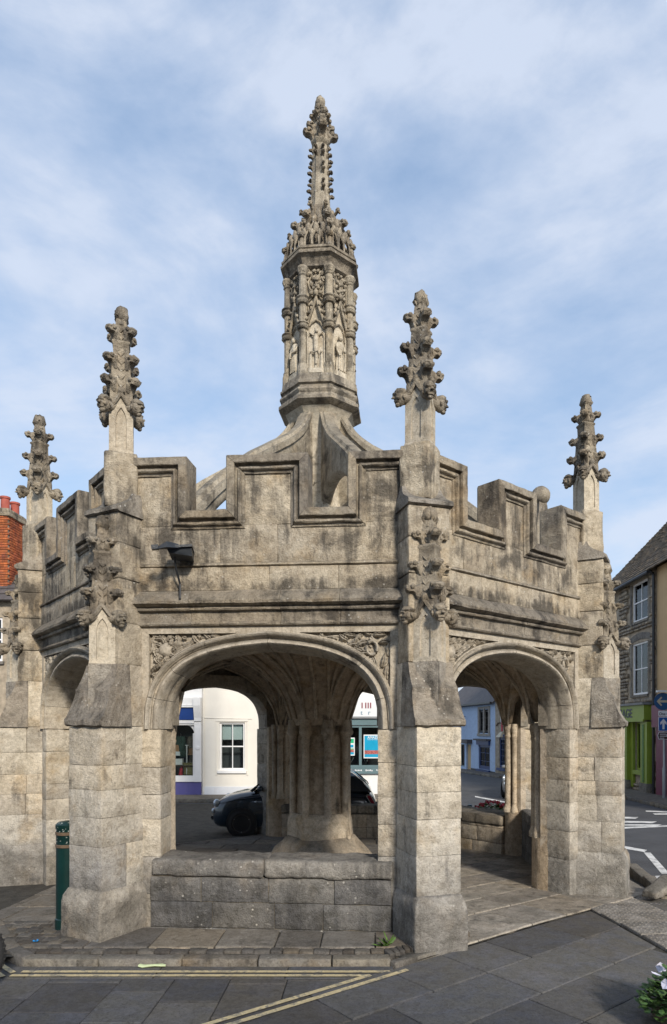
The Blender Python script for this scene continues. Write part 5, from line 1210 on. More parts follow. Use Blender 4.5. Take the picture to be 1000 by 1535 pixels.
for px in (541.5, 547.0, 550.6, 554.2): blet('I', px, 1061.6, 8.0, 'ink_red', sx=1.0, bold=.006)
tw = MB()
for xa, xb in ((-1.2, -1.1), (BX(538.2), BX(542.3)), (1.1, 1.2)): tw.box(xa, xb, -.04, .10, BZ(1147), BZ(1089))
tw.box(-1.2, 1.2, -.035, .09, BZ(1090.5), BZ(1088.4)); tw.box(-1.2, 1.2, -.06, .10, BZ(1151), BZ(1147)); wn = tw.build('window', M['teal'], s, smooth=False)
for xa, xb in ((-1.1, BX(538.2)), (BX(542.3), 1.1)): qbox('pane', M['glass'], wn, xa, xb, .05, .055, BZ(1148), BZ(1090))
qbox('backing', M['black'], wn, -1.4, 1.4, 1.0, 1.02, BZ(1152), BZ(1086))
qbox('sill', M['teal'], s, -1.35, 1.35, -.10, -.002, BZ(1159.5), BZ(1151.2))
for i in range(3):
    mb = MB(); rnd = random.Random(i)
    for k in range(5): mb.box(BX(533 + 16 * i) - .02 + k * .05, BX(533 + 16 * i) + .015 + k * .05, -.104, -.1005, BZ(1156 - rnd.random()), BZ(1154 - rnd.random()))
    mb.build('worn_paint_patch', M['sign_white'], s, smooth=False)
def poster(xa, xb, za, zb, top, name, lab):
    o = qbox(name, M['sign_white'], s, xa - .03, xb + .03, .028, .036, za - .04, zb + .04); o['label'] = lab
    qbox('print', M[top], o, xa, xb, .0245, .027, za + (zb - za) * .32, zb); qbox('print', M['poster_red'], o, xa, xb, .0245, .027, za + (zb - za) * .14, za + (zb - za) * .318); qbox('print', M['poster_blue'], o, xa, xb, .0245, .027, za, za + (zb - za) * .138); return o
p1 = poster(BX(546.5), BX(572), BZ(1135), BZ(1103), 'poster_blue', 'poster', 'cyan poster with white heading and boats')
text('AMAZING', .115, 'sign_white', p1, (BX(551), .023, BZ(1107.2)), FRONT, depth=.001, bold=.003); text('DISCOVER MORE AND', .045, 'sign_white', p1, (BX(551), .023, BZ(1109.4)), FRONT, depth=.001)
p2 = poster(BX(519), BX(530.5), BZ(1131), BZ(1107.5), 'poster_green', 'poster', 'green and white poster beside the mullion'); qbox('print', M['sign_white'], p2, BX(519), BX(530.5), .0200, .0240, BZ(1122), BZ(1114)); qbox('print', M['poster_blue'], p2, BX(521), BX(530), .0160, .0195, BZ(1120.5), BZ(1116.5))
mb = MB(); mb.tube([(BX(524), .3, BZ(1146)), (BX(530), .3, BZ(1136))], .012, 5); mb.tube([(BX(546.5), .3, BZ(1139)), (BX(549), .3, BZ(1146)), (BX(551), .3, BZ(1139))], .018, 5); mb.build('display_stand', M['silver'], s)
qbox('door', M['teal'], s, 1.5, 2.4, .10, .15, -.2, 1.9); window(s, -.8, .3, 4.3, 5.8, sill='white'); window(s, 1.2, 2.2, 4.3, 5.8, sill='white')
qbox('plinth', M['kerb'], s, -1.9, 1.48, -.03, -.003, -.4, -.17)
# --- terrace on the right: X = 10.1, facing -X (local x runs towards the viewer)
GXO = 10.1; GY0 = 28.0; LX = lambda px: GY0 - GXO * F / (px - CX)           # column -> local x
gh = house('house_with_lime_green_shopfront', (GXO, GY0, 0), R(-90), 0, LX(984), -.7, 7.62, 7.4, 11.75, [(LX(948), LX(971.5), 6.02, 7.46), (LX(948), LX(972), 3.30, 5.22), (LX(953.5), LX(968.5), .52, 2.28), (.6, 1.5, 6.02, 7.46), (.6, 1.5, 3.3, 5.22)], 'stone_far', None)
tag(gh, 'rubble stone house with lime green shopfront and two white sash windows', 'house')
for z0, z1, n_ in ((6.02, 7.46, 2), (3.30, 5.22, 2)):
    window(gh, LX(948), LX(971.5), z0, z1, sill='kerb', blind=.0 if z0 > 5 else .9); window(gh, .6, 1.5, z0, z1, sill='kerb')
fa = qbox('fascia', M['green'], gh, .3, LX(978), -.30, -.003, 2.36, 2.90); qbox('cornice', M['green'], gh, .25, LX(979), -.36, -.302, 2.30, 2.38); qbox('cornice', M['lead'], gh, .2, LX(979.5), -.40, -.002, 2.902, 2.98)
text('CAGE', .44, 'black', gh, (LX(939.2), -.306, 2.47), FRONT, sx=1.12, bold=.012)
qbox('stall_panel', M['green'], gh, LX(953), LX(969.5), -.12, -.004, .36, .515); qbox('door_panel', M['green'], gh, .4, LX(952.8), -.10, -.005, -.12, 2.29)
for a, b_ in ((LX(970), LX(980)), (LX(940), LX(949))):
    qbox('pilaster', M['green'], gh, a, b_, -.24, -.006, .12, 2.295); qbox('pilaster_base', M['kerb'], gh, a - .04, b_ + .03, -.27, -.0065, -.5, .118); qbox('pilaster_moulding', M['leaf2'], gh, a + (b_ - a) * .3, b_ - (b_ - a) * .4, -.262, -.241, .16, 2.2)
window(gh, LX(953.5), LX(968.5), .52, 2.28, fr='green', cols=1, rows=1, room='room', name='shop_window')
mb = MB(); mb.tube([(LX(984.8), -.12, -.4), (LX(984.8), -.12, 7.4)], .05, 8); mb.tube([(-.2, -.30, 7.50), (LX(984.6), -.30, 7.50)], .065, 8); mb.tube([(LX(984.8), -.12, 7.4), (LX(984.8), -.30, 7.55)], .05, 8); mb.build('gutter_and_downpipe', M['black'], gh)
# window heads and dressed surrounds
for z0, z1, arch in ((6.02, 7.46, 0), (3.30, 5.22, 1)):
    a, b_ = LX(948), LX(971.5); mb = MB()
    for s_ in ((a - .20, a - .012), (b_ + .012, b_ + .20)): qbox('window_surround', M['kerb'], gh, s_[0], s_[1], -.02, .02, z0, z1)
    if arch: mb.loft([[(x, -.022, z1 + .012 + .10 * math.sin(t * math.pi)), (x, .02, z1 + .012 + .10 * math.sin(t * math.pi)), (x, .02, z1 + .24 + .12 * math.sin(t * math.pi)), (x, -.022, z1 + .24 + .12 * math.sin(t * math.pi))] for t, x in [(i / 8, a - .2 + (b_ - a + .4) * i / 8) for i in range(9)]])
    if arch: mb.build('window_head', M['kerb'], gh, smooth=False)
# individually laid rubble on the stretch of this wall that shows
RB = []
for i in range(6):
    mb = MB(); mb.stone(.5, .05, .5, rho=.03, seg=.5, rough=.012, seed=i, maxn=2); RB.append(mb.mesh('rubble_stone', M['rubble'], angle=70))
rnd = random.Random(11); z = -.4; nrub = 0; rest = MB()
holes_ = [(LX(948) - .22, LX(971.5) + .22, 5.93, 7.5), (LX(948) - .22, LX(972) + .22, 3.2, 5.58), (0, LX(980.3), .1, 3.0), (LX(953), LX(969.5), .1, .6), (.3, LX(949), -.5, 3.0)]
while z < 7.45:
    hh = rnd.uniform(.10, .19); x = LX(930)
    while x < LX(983.6):
        ww = min(rnd.uniform(.20, .46), LX(983.6) - x); c = (x + ww / 2, z + hh / 2)
        if ww > .05 and not any(a < c[0] + ww * .4 and c[0] - ww * .4 < b_ and cc < c[1] + hh * .3 and c[1] - hh * .3 < d for a, b_, cc, d in holes_) and nrub < 300:
            o = place('rubble_stone', rnd.choice(RB), gh, (c[0], -.022 + rnd.uniform(-.012, .012), c[1]), (0, rnd.uniform(-.03, .03), 0)); o.scale = (ww - .02, 1, hh - .018); nrub += 1
        x += ww
    z += hh
def tiled_roof(o, x0, x1, y0, z0, y1, z1, rows, name='roof_tiles', m='rooftile', seed=0, tw=.24):
    mb = MB(); rnd = random.Random(seed); d = Vector((0, y1 - y0, z1 - z0)); L_ = d.length; d.normalize(); n = Vector((0, -d.z, d.y)); t = 0.0; k = 0
    gauge = [1.35 - .7 * i / rows for i in range(rows)]; gs = sum(gauge)
    for i in range(rows):
        g_ = gauge[i] / gs * L_; x = x0 - rnd.uniform(0, tw)
        while x < x1:
            w_ = rnd.uniform(.7, 1.3) * tw; a, b_ = max(x, x0), min(x + w_ - .012, x1)
            if b_ > a + .02:
                lift = rnd.uniform(.035, .055); drop = rnd.uniform(-.015, .015); p0 = Vector((0, y0, z0)) + d * (t - .02 + drop); p1 = Vector((0, y0, z0)) + d * (t + g_ + .03)
                A, B = p0 + n * lift, p1 + n * .012; C_ = p0 + n * .002
                mb.add([(a, A.y, A.z), (b_, A.y, A.z + rnd.uniform(-.004, .004)), (b_, B.y, B.z), (a, B.y, B.z), (a, C_.y, C_.z), (b_, C_.y, C_.z)], [(0, 1, 2, 3), (4, 5, 1, 0), (0, 3, 4), (5, 2, 1)])
            x += w_
        t += g_
    o2 = mb.build(name, M[m], o, smooth=False); o2['kind'] = 'stuff'; return o2
def roof_slab(o, x0, x1, y0, z0, y1, z1, yb, m):
    mb = MB(); mb.add([(x0, y0, z0), (x1, y0, z0), (x1, y1, z1), (x0, y1, z1), (x0, yb, z0), (x1, yb, z0)], [(0, 1, 2, 3), (3, 2, 5, 4), (0, 3, 4), (1, 5, 2)]); return mb.build('roof', M[m], o, smooth=False)
rf = roof_slab(gh, -.3, LX(984), -.28, 7.56, 3.7, 11.75, 7.6, 'rooftile'); tiled_roof(rf, -.3, LX(984), -.30, 7.56, 3.7, 11.75, 34, seed=1)
# --- apricot house at the right edge
th_ = house('apricot_rendered_house', (GXO, GY0, 0), R(-90), LX(984.6), 13.0, -.7, 7.62, 7.4, 11.75, [(LX(1012), LX(1035), 3.5, 5.2), (LX(1012), LX(1035), 6.0, 7.3)], 'tan', None)
tag(th_, 'apricot rendered house with magenta shopfront beyond the road signs', 'house')
rf = roof_slab(th_, LX(984.1), 13.0, -.28, 7.56, 3.7, 11.75, 7.6, 'rooftile'); tiled_roof(rf, LX(984.1), 13.0, -.30, 7.56, 3.7, 11.75, 34, seed=2)
window(th_, LX(1012), LX(1035), 3.5, 5.2, sill='kerb'); window(th_, LX(1012), LX(1035), 6.0, 7.3, sill='kerb')
qbox('shopfront_panel', M['magenta'], th_, LX(989.5), 12.0, -.14, -.002, -.45, 2.75); qbox('fascia', M['magenta'], th_, LX(986), 12.2, -.22, -.142, 2.1, 2.85)
mb = MB()
for z in (.1, .9, 1.7): mb.box(LX(991), LX(1004), -.16, -.141, z, z + .6)
mb.build('shopfront_moulding', M['magenta'], th_, smooth=False)
# --- cottages at the bend, seen through the right arch
CO = (5.5, 46.0); CRZ = math.atan2(-.98, .196)
def CLX(px): return (46 - 14.7 / ((px - CX) / F + .2)) * 1.0198
bc = house('pale_blue_cottage', (CO[0], CO[1], 0), CRZ, 0, CLX(742.3), -1.0, 3.58, 7, 6.6, [(CLX(718.5), CLX(733.5), 1.78, 3.16), (CLX(717.5), CLX(734.5), -.36, 1.10), (CLX(699), CLX(706), -.7, 1.05), (CLX(690), CLX(696.5), -.4, 1.05)], 'blue_wash', 'slate_roof')
tag(bc, 'pale blue limewashed cottage with navy shop window beneath a stone mullioned window', 'cottage')
window(bc, CLX(719.5), CLX(732.5), 1.86, 3.08, fr='black', cols=2, rows=3); 
mb = MB(); a, b_ = CLX(718), CLX(734)
for s_ in ((a - .1, a + .12), (b_ - .12, b_ + .1), ((a + b_) / 2 - .09, (a + b_) / 2 + .09)): mb.box(s_[0], s_[1], -.05, .05, 1.74, 3.2)
mb.box(a - .1, b_ + .1, -.051, .05, 3.2, 3.34); mb.box(a - .14, b_ + .14, -.08, .05, 1.60, 1.739); mb.build('stone_mullions', M['tactile'], bc, smooth=False)
window(bc, CLX(717.5), CLX(734.5), -.36, 1.10, fr='navy', cols=2, rows=3, fw=.16, name='shop_window'); qbox('fascia', M['navy'], bc, CLX(716.5), CLX(735), -.12, -.002, 1.08, 1.34); qbox('cornice', M['slate_roof'], bc, CLX(715.5), CLX(735.8), -.28, -.003, 1.345, 1.44); qbox('sill', M['navy'], bc, CLX(716), CLX(735.5), -.14, -.004, -.50, -.37)
mb = MB()
for i, mm in enumerate(range(6)): mb.box(CLX(720 + 2 * i), CLX(721.2 + 2 * i), .2, .25, -.2, .2 + .25 * (i % 3))
mb.build('window_display', M['petal_red'], bc, smooth=False)
qbox('door', M['tan'], bc, CLX(699), CLX(706), .10, .14, -.75, 1.05); qbox('door_canopy', M['slate_roof'], bc, CLX(697), CLX(708), -.35, -.002, 1.12, 1.36)
window(bc, CLX(690), CLX(696.5), -.4, 1.05, fr='teal', cols=1, rows=1, name='shop_window'); qbox('plinth', M['black'], bc, CLX(706.5), CLX(742), -.03, -.003, -1, -.40)
qbox('gutter', M['black'], bc, 0, CLX(742), -.32, -.22, 3.46, 3.56)
mb = MB(); mb.box(CLX(695), CLX(698), -.9, -.86, 1.95, 2.75); mb.tube([(CLX(698), -.02, 2.8), (CLX(698), -1.0, 2.85)], .03, 5); mb.build('hanging_sign', M['navy'], bc, smooth=False)
sc_ = house('rubble_stone_cottage', (CO[0], CO[1], 0), CRZ, CLX(742.4), 14.5, -1.0, 5.6, 7, 8.6, [(CLX(749), CLX(754.5), 2.25, 3.5), (CLX(748.5), CLX(759.5), -.12, 1.55), (CLX(766), CLX(772), -.12, 1.45)], 'stone_far', 'slate_roof')
tag(sc_, 'rubble stone cottage with tall navy windows, beside the pale blue one', 'cottage')
window(sc_, CLX(749), CLX(754.5), 2.25, 3.5, fr='white', cols=1, rows=2); window(sc_, CLX(748.5), CLX(759.5), -.12, 1.55, fr='navy', cols=3, rows=5, room='blind', fw=.12, name='shop_window'); window(sc_, CLX(766), CLX(772), -.12, 1.45, fr='navy', cols=2, rows=4)
mb = MB(); mb.loft([[(CLX(750.5) - .0, -.02, 1.58), (CLX(757), -.02, 1.58), (CLX(757), -.3, 1.58), (CLX(750.5), -.3, 1.58)], [(CLX(752), -.02, 1.85), (CLX(755.5), -.02, 1.85), (CLX(755.5), -.1, 1.85), (CLX(752), -.1, 1.85)]]); mb.build('lamp_hood', M['sign_pale'], sc_, smooth=False)
qbox('fascia', M['navy'], sc_, CLX(747.5), CLX(760.5), -.1, -.002, 1.56, 1.72); qbox('sill', M['navy'], sc_, CLX(747.5), CLX(760.5), -.15, -.003, -.26, -.125)
qbox('banner', M['petal_red'], sc_, CLX(764.5), CLX(766.3), -.5, -.47, 1.9, 2.75)
mb = MB()
for i in range(7): mb.tube([(CLX(745 + 3 * i), -.03, 2.2 + .15 * math.sin(i)), (CLX(748 + 3 * i), -.05, 2.25 + .15 * math.sin(i + 1))], .03, 5)
mb.build('wall_creeper', M['wood'], sc_)
# --- brick house with chimney, far left
bh = house('brick_chimney_house', (0, 19.4, 0), 0, -18.0, -10.35, -.5, 5.95, 6, 8.0, [(-11.55, -10.75, 4.05, 5.35), (-14.5, -13.5, 4.05, 5.35)], 'stone_far', None)
tag(bh, 'house with tall red brick chimney and slate roof behind the cross', 'house')
rf = roof_slab(bh, -18.0, -10.2, -.2, 5.82, 3.0, 8.0, 6.2, 'slate_roof'); tiled_roof(rf, -18.0, -10.2, -.22, 5.82, 3.0, 8.0, 12, seed=5, m='slate_roof')
window(bh, -11.55, -10.75, 4.05, 5.35, sill='kerb'); window(bh, -14.5, -13.5, 4.05, 5.35, sill='kerb')
ch = MB(); ch.box(-12.45, -10.92, .62, 1.63, 5.6, 8.55); ch = ch.build('chimney', M['mortar'], bh, smooth=False)
BR = []
for i in range(4):
    mb = MB(); mb.stone(.5, .5, .5, rho=.03, seg=2, rough=.012, seed=i, maxn=1); BR.append(mb.mesh('brick', M['brick'], angle=60))
rnd = random.Random(5); z = 6.0; j = 0
while z < 8.52:
    off = .115 if j % 2 else 0
    for i in range(4):
        if off and i == 0: place('brick', BR[0], ch, (-10.985, .615, z + .0325)).scale = (.105, .06, .062)
        o = place('brick', rnd.choice(BR), ch, (-11.04 - .235 * i - off + .0, .615 + rnd.uniform(-.004, .004), z + .0325)); o.scale = (.222, .06, .062)
    for i in range(5):
        o = place('brick', rnd.choice(BR), ch, (-10.917 + rnd.uniform(-.004, .004), .70 + .222 * i * .92 + off * .8, z + .0325)); o.scale = (.05, .195, .062)
    z += .076; j += 1
mb = MB(); mb.sbox(-12.52, -10.85, .54, 1.71, 8.55, 8.66, rho=.01, seg=.2, rough=.012); mb.sbox(-12.48, -10.89, .58, 1.67, 8.66, 8.80, rho=.03, seg=.2, rough=.02); mb.build('chimney_cap', M['carved'], bh)
for i, (x, y) in enumerate(((-11.12, .82), (-11.1, 1.34), (-11.75, .82), (-11.75, 1.34))):
    mb = MB(); mb.lathe([(.13, 8.78), (.125, 9.12), (.15, 9.14), (.15, 9.20), (.11, 9.20), (.10, 9.0)], 14, X=Matrix.Translation((x, y, 0))); mb.build('chimney_pot', M['pot'], bh)

# --- unseen houses added behind the viewer, sized to shade the foreground, the lane between them lets a band of sun through
for nm, x0, x1, lab in (('shade_house', -15.0, 6.6, 'unseen long stone house added behind the viewer to shade the foreground, left of the lane'), ('shade_house', 11.0, 19.0, 'unseen stone house added behind the viewer to shade the foreground, right of the lane')):
    sh = house(nm, (x1, -6.0, 0), R(180), 0, x1 - x0, -.2, 5.4, 5.5, 7.9, [(1.0, 2.0, 1, 2.6), (3.0, 4.0, 1, 2.6), (1.0, 2.0, 3.4, 5.0), (3.0, 4.0, 3.4, 5.0)], 'stone_far', 'slate_roof'); tag(sh, lab, 'house')
    for a in (1.0, 3.0):
        for c in (1.0, 3.4): window(sh, a, a + 1, c, c + 1.6, sill='kerb')

# ================================================================ CARS
def make_car(name, paintm, label, scale=1.0):
    o = empty(name); tag(o, label, 'car')
    ST = [(0.0, .52, .46, .30), (.03, .62, .56, .25), (.09, .72, .64, .21), (.2, .80, .71, .19), (.38, .87, .755, .18), (.62, .925, .785, .18), (.92, .965, .80, .18), (1.3, .965, .81, .18), (1.9, .965, .815, .18), (2.5, .975, .81, .18), (2.95, .985, .795, .20), (3.22, .965, .765, .22), (3.38, .90, .73, .24), (3.47, .78, .69, .27), (3.52, .58, .64, .30), (3.53, .45, .60, .33)]
    def ring(x, zt, hw, zb):
        h = [(hw * .80, zb), (hw * .95, zb + .05), (hw * .99, zb + .16), (hw, zb + (zt - zb) * .45), (hw * .985, zb + (zt - zb) * .66), (hw * .955, zb + (zt - zb) * .82), (hw * .88, zb + (zt - zb) * .93), (hw * .70, zb + (zt - zb) * .985), (hw * .35, zt + .006), (0, zt + .012)]
        return [(x, -a, z) for a, z in h] + [(x, a, z) for a, z in h[::-1][1:]]
    mb = MB(); mb.loft([ring(*s) for s in ST]); body = mb.build('body', M[paintm], o, angle=50)
    CB = [(.93, .97, .70, .66), (1.18, 1.20, .715, .60), (1.42, 1.37, .72, .565), (1.7, 1.46, .725, .555), (2.1, 1.485, .725, .555), (2.5, 1.46, .72, .55), (2.85, 1.38, .71, .535), (3.08, 1.25, .70, .53), (3.27, 1.08, .685, .54), (3.40, .93, .66, .56)]
    def cring(x, zt, wb, wt, up=0.0):
        zb = .93; t = (zt - zb); h = [(wb, zb), (wb + (wt - wb) * .5, zb + t * .5), (wt + .02, zb + t * .86), (wt - .05, zb + t * .97), (wt * .5, zt + .012), (0, zt + .016)]
        return [(x, -a, z) for a, z in h] + [(x, a, z) for a, z in h[::-1][1:]]
    mb = MB(); mb.loft([cring(*c) for c in CB]); mb.build('window_glass', M['glass_car'], o, angle=60)
    # roof skin, pillars and tailgate surround in body colour, 8 mm outside the glass
    rf = MB(); rows = []
    for x, zt, wb, wt in CB[2:8]:
        zb = .93; t = zt - zb; h = [(wt + .034, zb + t * .84), (wt + .012, zb + t * .92), (wt - .045, zb + t * .98 + .008), (wt * .5, zt + .022), (0, zt + .026)]
        rows.append([(x, -a, z) for a, z in h] + [(x, a, z) for a, z in h[::-1][1:]])
    rf.loft(rows, cap=False, closed=False); rf.build('roof', M[paintm], o, angle=60)
    for s in (-1, 1):
        pl = MB(); pl.tube([(.86, s * .715, .955), (1.16, s * .645, 1.20), (1.42, s * .592, 1.365), (1.6, s * .578, 1.41)], [.034, .03, .03, .03], 6); pl.tube([(2.12, s * .73, .95), (2.16, s * .64, 1.2), (2.2, s * .585, 1.42)], .035, 6)
        pl.loft([[(2.55, s * .738, .95), (3.36, s * .675, .95), (3.30, s * .60, .95)], [(2.82, s * .655, 1.19), (3.20, s * .62, 1.17), (3.1, s * .5, 1.17)], [(2.80, s * .585, 1.36), (2.98, s * .565, 1.34), (2.9, s * .5, 1.36)]]); pl.build('pillar', M[paintm], o, angle=60)
        hl = MB(); hl.ball((.115, s * .615, .70), (.075, .062, .088), 12, 8); hl.build('headlight', M['lamp'], o); hr = MB(); X = Matrix.Translation((.145, s * .575, .70)) @ Matrix.Rotation(R(s * 28), 4, 'Z') @ Matrix.Rotation(R(-68), 4, 'Y')
        fl = MB(); fl.ball((.045, s * .575, .535), (.05, .045, .052), 10, 7); fl.build('indicator_lamp', M['lamp'], o)
        tl = MB(); tl.loft([[(x, s * y, z) for x, y, z in ((3.285, .755, .90), (3.36, .725, .895), (3.465, .71, .70), (3.45, .72, .66), (3.39, .752, .655), (3.27, .782, .86))], [(x + .015, s * (y + .022), z) for x, y, z in ((3.285, .755, .90), (3.36, .725, .895), (3.465, .71, .70), (3.45, .72, .66), (3.39, .752, .655), (3.27, .782, .86))]]); t_ = tl.build('tail_lamp', M['silver'], o, smooth=False)
        t2 = MB(); t2.loft([[(x + .018 * k, s * (y + .012 + .016 * k), z) for x, y, z in ((3.305, .762, .875), (3.36, .738, .87), (3.445, .722, .71), (3.435, .73, .69), (3.40, .752, .69), (3.30, .778, .85))] for k in (0, 1)]); t2.build('lens', M['tail'], t_, smooth=False)
        mi = MB(); mi.ball((1.08, s * .89, 1.03), (.07, .09, .065), 10, 7); mi.tube([(1.1, s * .76, .98), (1.1, s * .85, 1.0)], .025, 5); mi.build('mirror', M[paintm], o)
        si = MB(); si.ball((.98, s * .80, .745), (.032, .012, .018), 8, 5); si.build('side_repeater', M['lamp'], o)
        dh = MB(); dh.tube([(2.02, s * .822, .84), (2.18, s * .824, .845)], .016, 5); dh.build('door_handle', M['silver'], o)
        dl = MB(); dl.tube([(1.18, s * .806, .93), (1.14, s * .818, .6), (1.22, s * .808, .30)], .005, 4); dl.tube([(2.24, s * .806, .94), (2.26, s * .822, .6), (2.1, s * .812, .30)], .005, 4); dl.tube([(.2, s * .71, .70), (.6, s * .77, .80), (1.15, s * .80, .86), (2.3, s * .81, .875), (3.25, s * .775, .86)], .006, 4); dl.build('shut_line', M['black'], o)
        for xw in (.68, 2.96):
            wa = MB(); wa.lathe([(.325, 0), (.325, .012), (.28, .014)], 28, X=Matrix.Translation((xw, s * .80, .30)) @ Matrix.Rotation(R(-90 * s), 4, 'X')); wa.build('wheel_arch', M['black'], o)
            wh = MB(); X = Matrix.Translation((xw, s * .70, .29)) @ Matrix.Rotation(R(-90 * s), 4, 'X'); wh.lathe([(.20, -.06), (.27, -.06), (.29, -.035), (.292, .07), (.285, .105), (.265, .122), (.205, .126), (.195, .11)], 32, X=X)
            w_ = wh.build('wheel', M['tyre'], o, angle=40); rm = MB(); rm.lathe([(.20, .10), (.195, .118), (.175, .118), (.165, .09), (.13, .085), (.12, .105), (.075, .108), (.06, .09), (.0, .09)], 28, X=X, cap=False); rm.build('rim', M['rim'], w_, angle=40)
            nb = MB()
            for k in range(4): nb.ball((.047 * math.cos(k * 1.57 + .4), .047 * math.sin(k * 1.57 + .4), .096), .010, 6, 4, X)
            for k in range(3): nb.box(.168, .19, -.008, .008, .117, .121, X @ Matrix.Rotation(k * 2.1 + 2.6, 4, 'Z'))
            nb.build('wheel_bolts', M['grey_metal'], w_)
    bp_ = MB(); bp_.tube([(-.015, -.40, .36), (-.03, 0, .36), (-.015, .40, .36)], .05, 6); bp_.build('bumper_strip', M['black'], o); bp2 = MB(); bp2.tube([(3.52, -.5, .42), (3.545, 0, .42), (3.52, .5, .42)], .05, 6); bp2.build('bumper_strip', M['black'], o)
    wp = MB(); wp.tube([(.90, -.5, .985), (1.02, -.1, 1.06), (1.08, .2, 1.11)], .013, 5); wp.tube([(.93, -.62, .98), (.90, -.50, 1.0), (.86, -.46, .98)], .022, 5); wp.build('wiper', M['black'], o)
    rw = MB(); rw.tube([(3.05, -.1, 1.32), (3.30, -.18, 1.13), (3.33, -.24, 1.08)], .012, 5); rw.build('rear_wiper', M['black'], o)
    return o
car = make_car('parked_car', 'car_blue', 'small dark blue hatchback parked behind the cross')
car.location = (-3.27, 14.50, ground_z(14.0) + .004)
gcar = make_car('parked_car', 'car_grey', 'grey car across the road beyond the right arch')
gcar.location = (5.15, 21.6, ground_z(22) - .03); gcar.rotation_euler = (0, 0, R(62))

# ================================================================ STREET THINGS
# floodlight on the front parapet (cross frame -> world through its parent-less matrix)
CM = Matrix.Translation((-.708, 10.31, 0)) @ Matrix.Rotation(R(-4.27), 4, 'Z')
fl = empty('floodlight'); tag(fl, 'black floodlight on the front parapet with a cable hanging below', 'floodlight'); fl.matrix_world = CM
b_ = MB(); X = Matrix.Translation((-.87, -3.90, 3.795)) @ Matrix.Scale(.92, 4) @ Matrix.Rotation(R(14), 4, 'Z') @ Matrix.Rotation(R(-6), 4, 'Y')
b_.loft([[(x, y, z) for x, y, z in ((-.07, -.10, -.01), (-.07, .12, -.03), (.16, .12, -.075), (.16, -.10, -.06))], [(x, y, z) for x, y, z in ((-.10, -.12, .055), (-.10, .14, .06), (.165, .14, .03), (.165, -.12, .025))]], X); b_.build('lamp_body', M['black_metal'], fl, smooth=False)
b_ = MB(); b_.loft([[(-.21, -.16, .02), (-.08, -.22, .02), (.06, -.13, .025), (-.05, -.08, .03)], [(-.20, -.15, .035), (-.08, -.13, .105), (.03, -.08, .085), (-.05, -.05, .09)]], X); b_.box(-.24, -.17, -.16, -.09, .025, .07, X); b_.box(.0, .175, -.145, .145, .032, .058, X); b_.build('hood', M['black_metal'], fl, smooth=False)
b_ = MB(); b_.box(-.05, .10, .10, .17, -.02, .03, X); b_.build('bracket', M['black_metal'], fl, smooth=False)
b_ = MB(); b_.tube([(-.90, -3.90, 3.79), (-.895, -3.86, 3.66), (-.88, -3.79, 3.52), (-.86, -3.845, 3.36)], .011, 6); b_.build('cable', M['black'], fl)
# green post beside the left buttress
px, py = -3.03, 6.66
gp = empty('green_post', (px, py, .045)); tag(gp, 'dark green metal post with two rusty bands beside the left buttress', 'bollard')
b_ = MB(); b_.lathe([(.118, 0), (.118, .10), (.108, .11), (.106, .86), (.106, 1.0), (.112, 1.01), (.112, 1.05), (.085, 1.075), (.03, 1.085)], 24); b_.build('post_shaft', M['bin_green'], gp, angle=40)
for z in (.82, .945):
    b_ = MB(); b_.lathe([(.108, z), (.113, z + .004), (.113, z + .03), (.108, z + .034)], 24, cap=False); b_.build('band', M['rust'], gp, angle=40)
b_ = MB(); rnd = random.Random(2)
for i in range(70):
    a = rnd.uniform(-2.9, .6); z = rnd.choice((rnd.uniform(1.055, 1.074), rnd.uniform(.985, 1.045), rnd.uniform(.87, .93), rnd.uniform(.96, 1.0))); r = .1135 if z > 1.0 and z < 1.052 else .108 if z < 1.0 else .100
    w_ = rnd.uniform(.004, .013); h_ = rnd.uniform(.003, .007)
    b_.add([(r * math.cos(a), r * math.sin(a), z), (r * math.cos(a + w_ / r), r * math.sin(a + w_ / r), z + .003), (r * math.cos(a + w_ / r), r * math.sin(a + w_ / r), z + h_ + .003), (r * math.cos(a), r * math.sin(a), z + h_)], [(0, 1, 2, 3)])
b_.build('chipped_paint', M['bin_chip'], gp, smooth=False)
# road signs on a pole at the right edge
SY = 21.2; SXp = lambda p: (p - CX) / F * SY; SZp = lambda p: EYE + (YH - p) * SY / F
rs = empty('road_sign_post', (SXp(996), SY, ground_z(SY) + .08)); tag(rs, 'grey pole carrying a round blue arrow sign, a one way plate and a brown sign', 'road sign')
zb = rs.location.z; XX = lambda p: SXp(p) - SXp(996)
b_ = MB(); b_.lathe([(.062, 0), (.062, SZp(1152) - zb), (.042, SZp(1149) - zb), (.042, SZp(1040) - zb)], 14); b_.build('pole', M['grey_metal'], rs)
def disc(name, r, m, y, cx, cz, seg=40): 
    b_ = MB(); b_.lathe([(r, 0), (r, .006)], seg, X=Matrix.Translation((cx, y, cz)) @ Matrix.Rotation(R(90), 4, 'X')); return b_.build(name, M[m], rs, smooth=False)
c_ = (XX(992.5), SZp(1051.5) - zb); rr = 13.0 * SY / F
p_ = disc('round_plate', rr, 'sign_dark', -.05, *c_)
b_ = MB(); b_.prism([(-.20, 0), (-.06, .15), (-.02, .12), (-.095, .035), (.23, .035), (.23, -.035), (-.095, -.035), (-.02, -.12), (-.06, -.15)], 0, .003, Matrix.Translation((c_[0], -.0575, c_[1])) @ Matrix.Rotation(R(90), 4, 'X')); b_.build('arrow', M['sign_pale'], p_, smooth=False)
p_ = qbox('one_way_plate', M['sign_white'], rs, XX(986), XX(1006), -.055, -.049, SZp(1074) - zb, SZp(1065.5) - zb); text('One way', .125, 'black', p_, (XX(986.8), -.058, SZp(1072.0) - zb), FRONT, depth=.001, sx=.92, bold=.002)
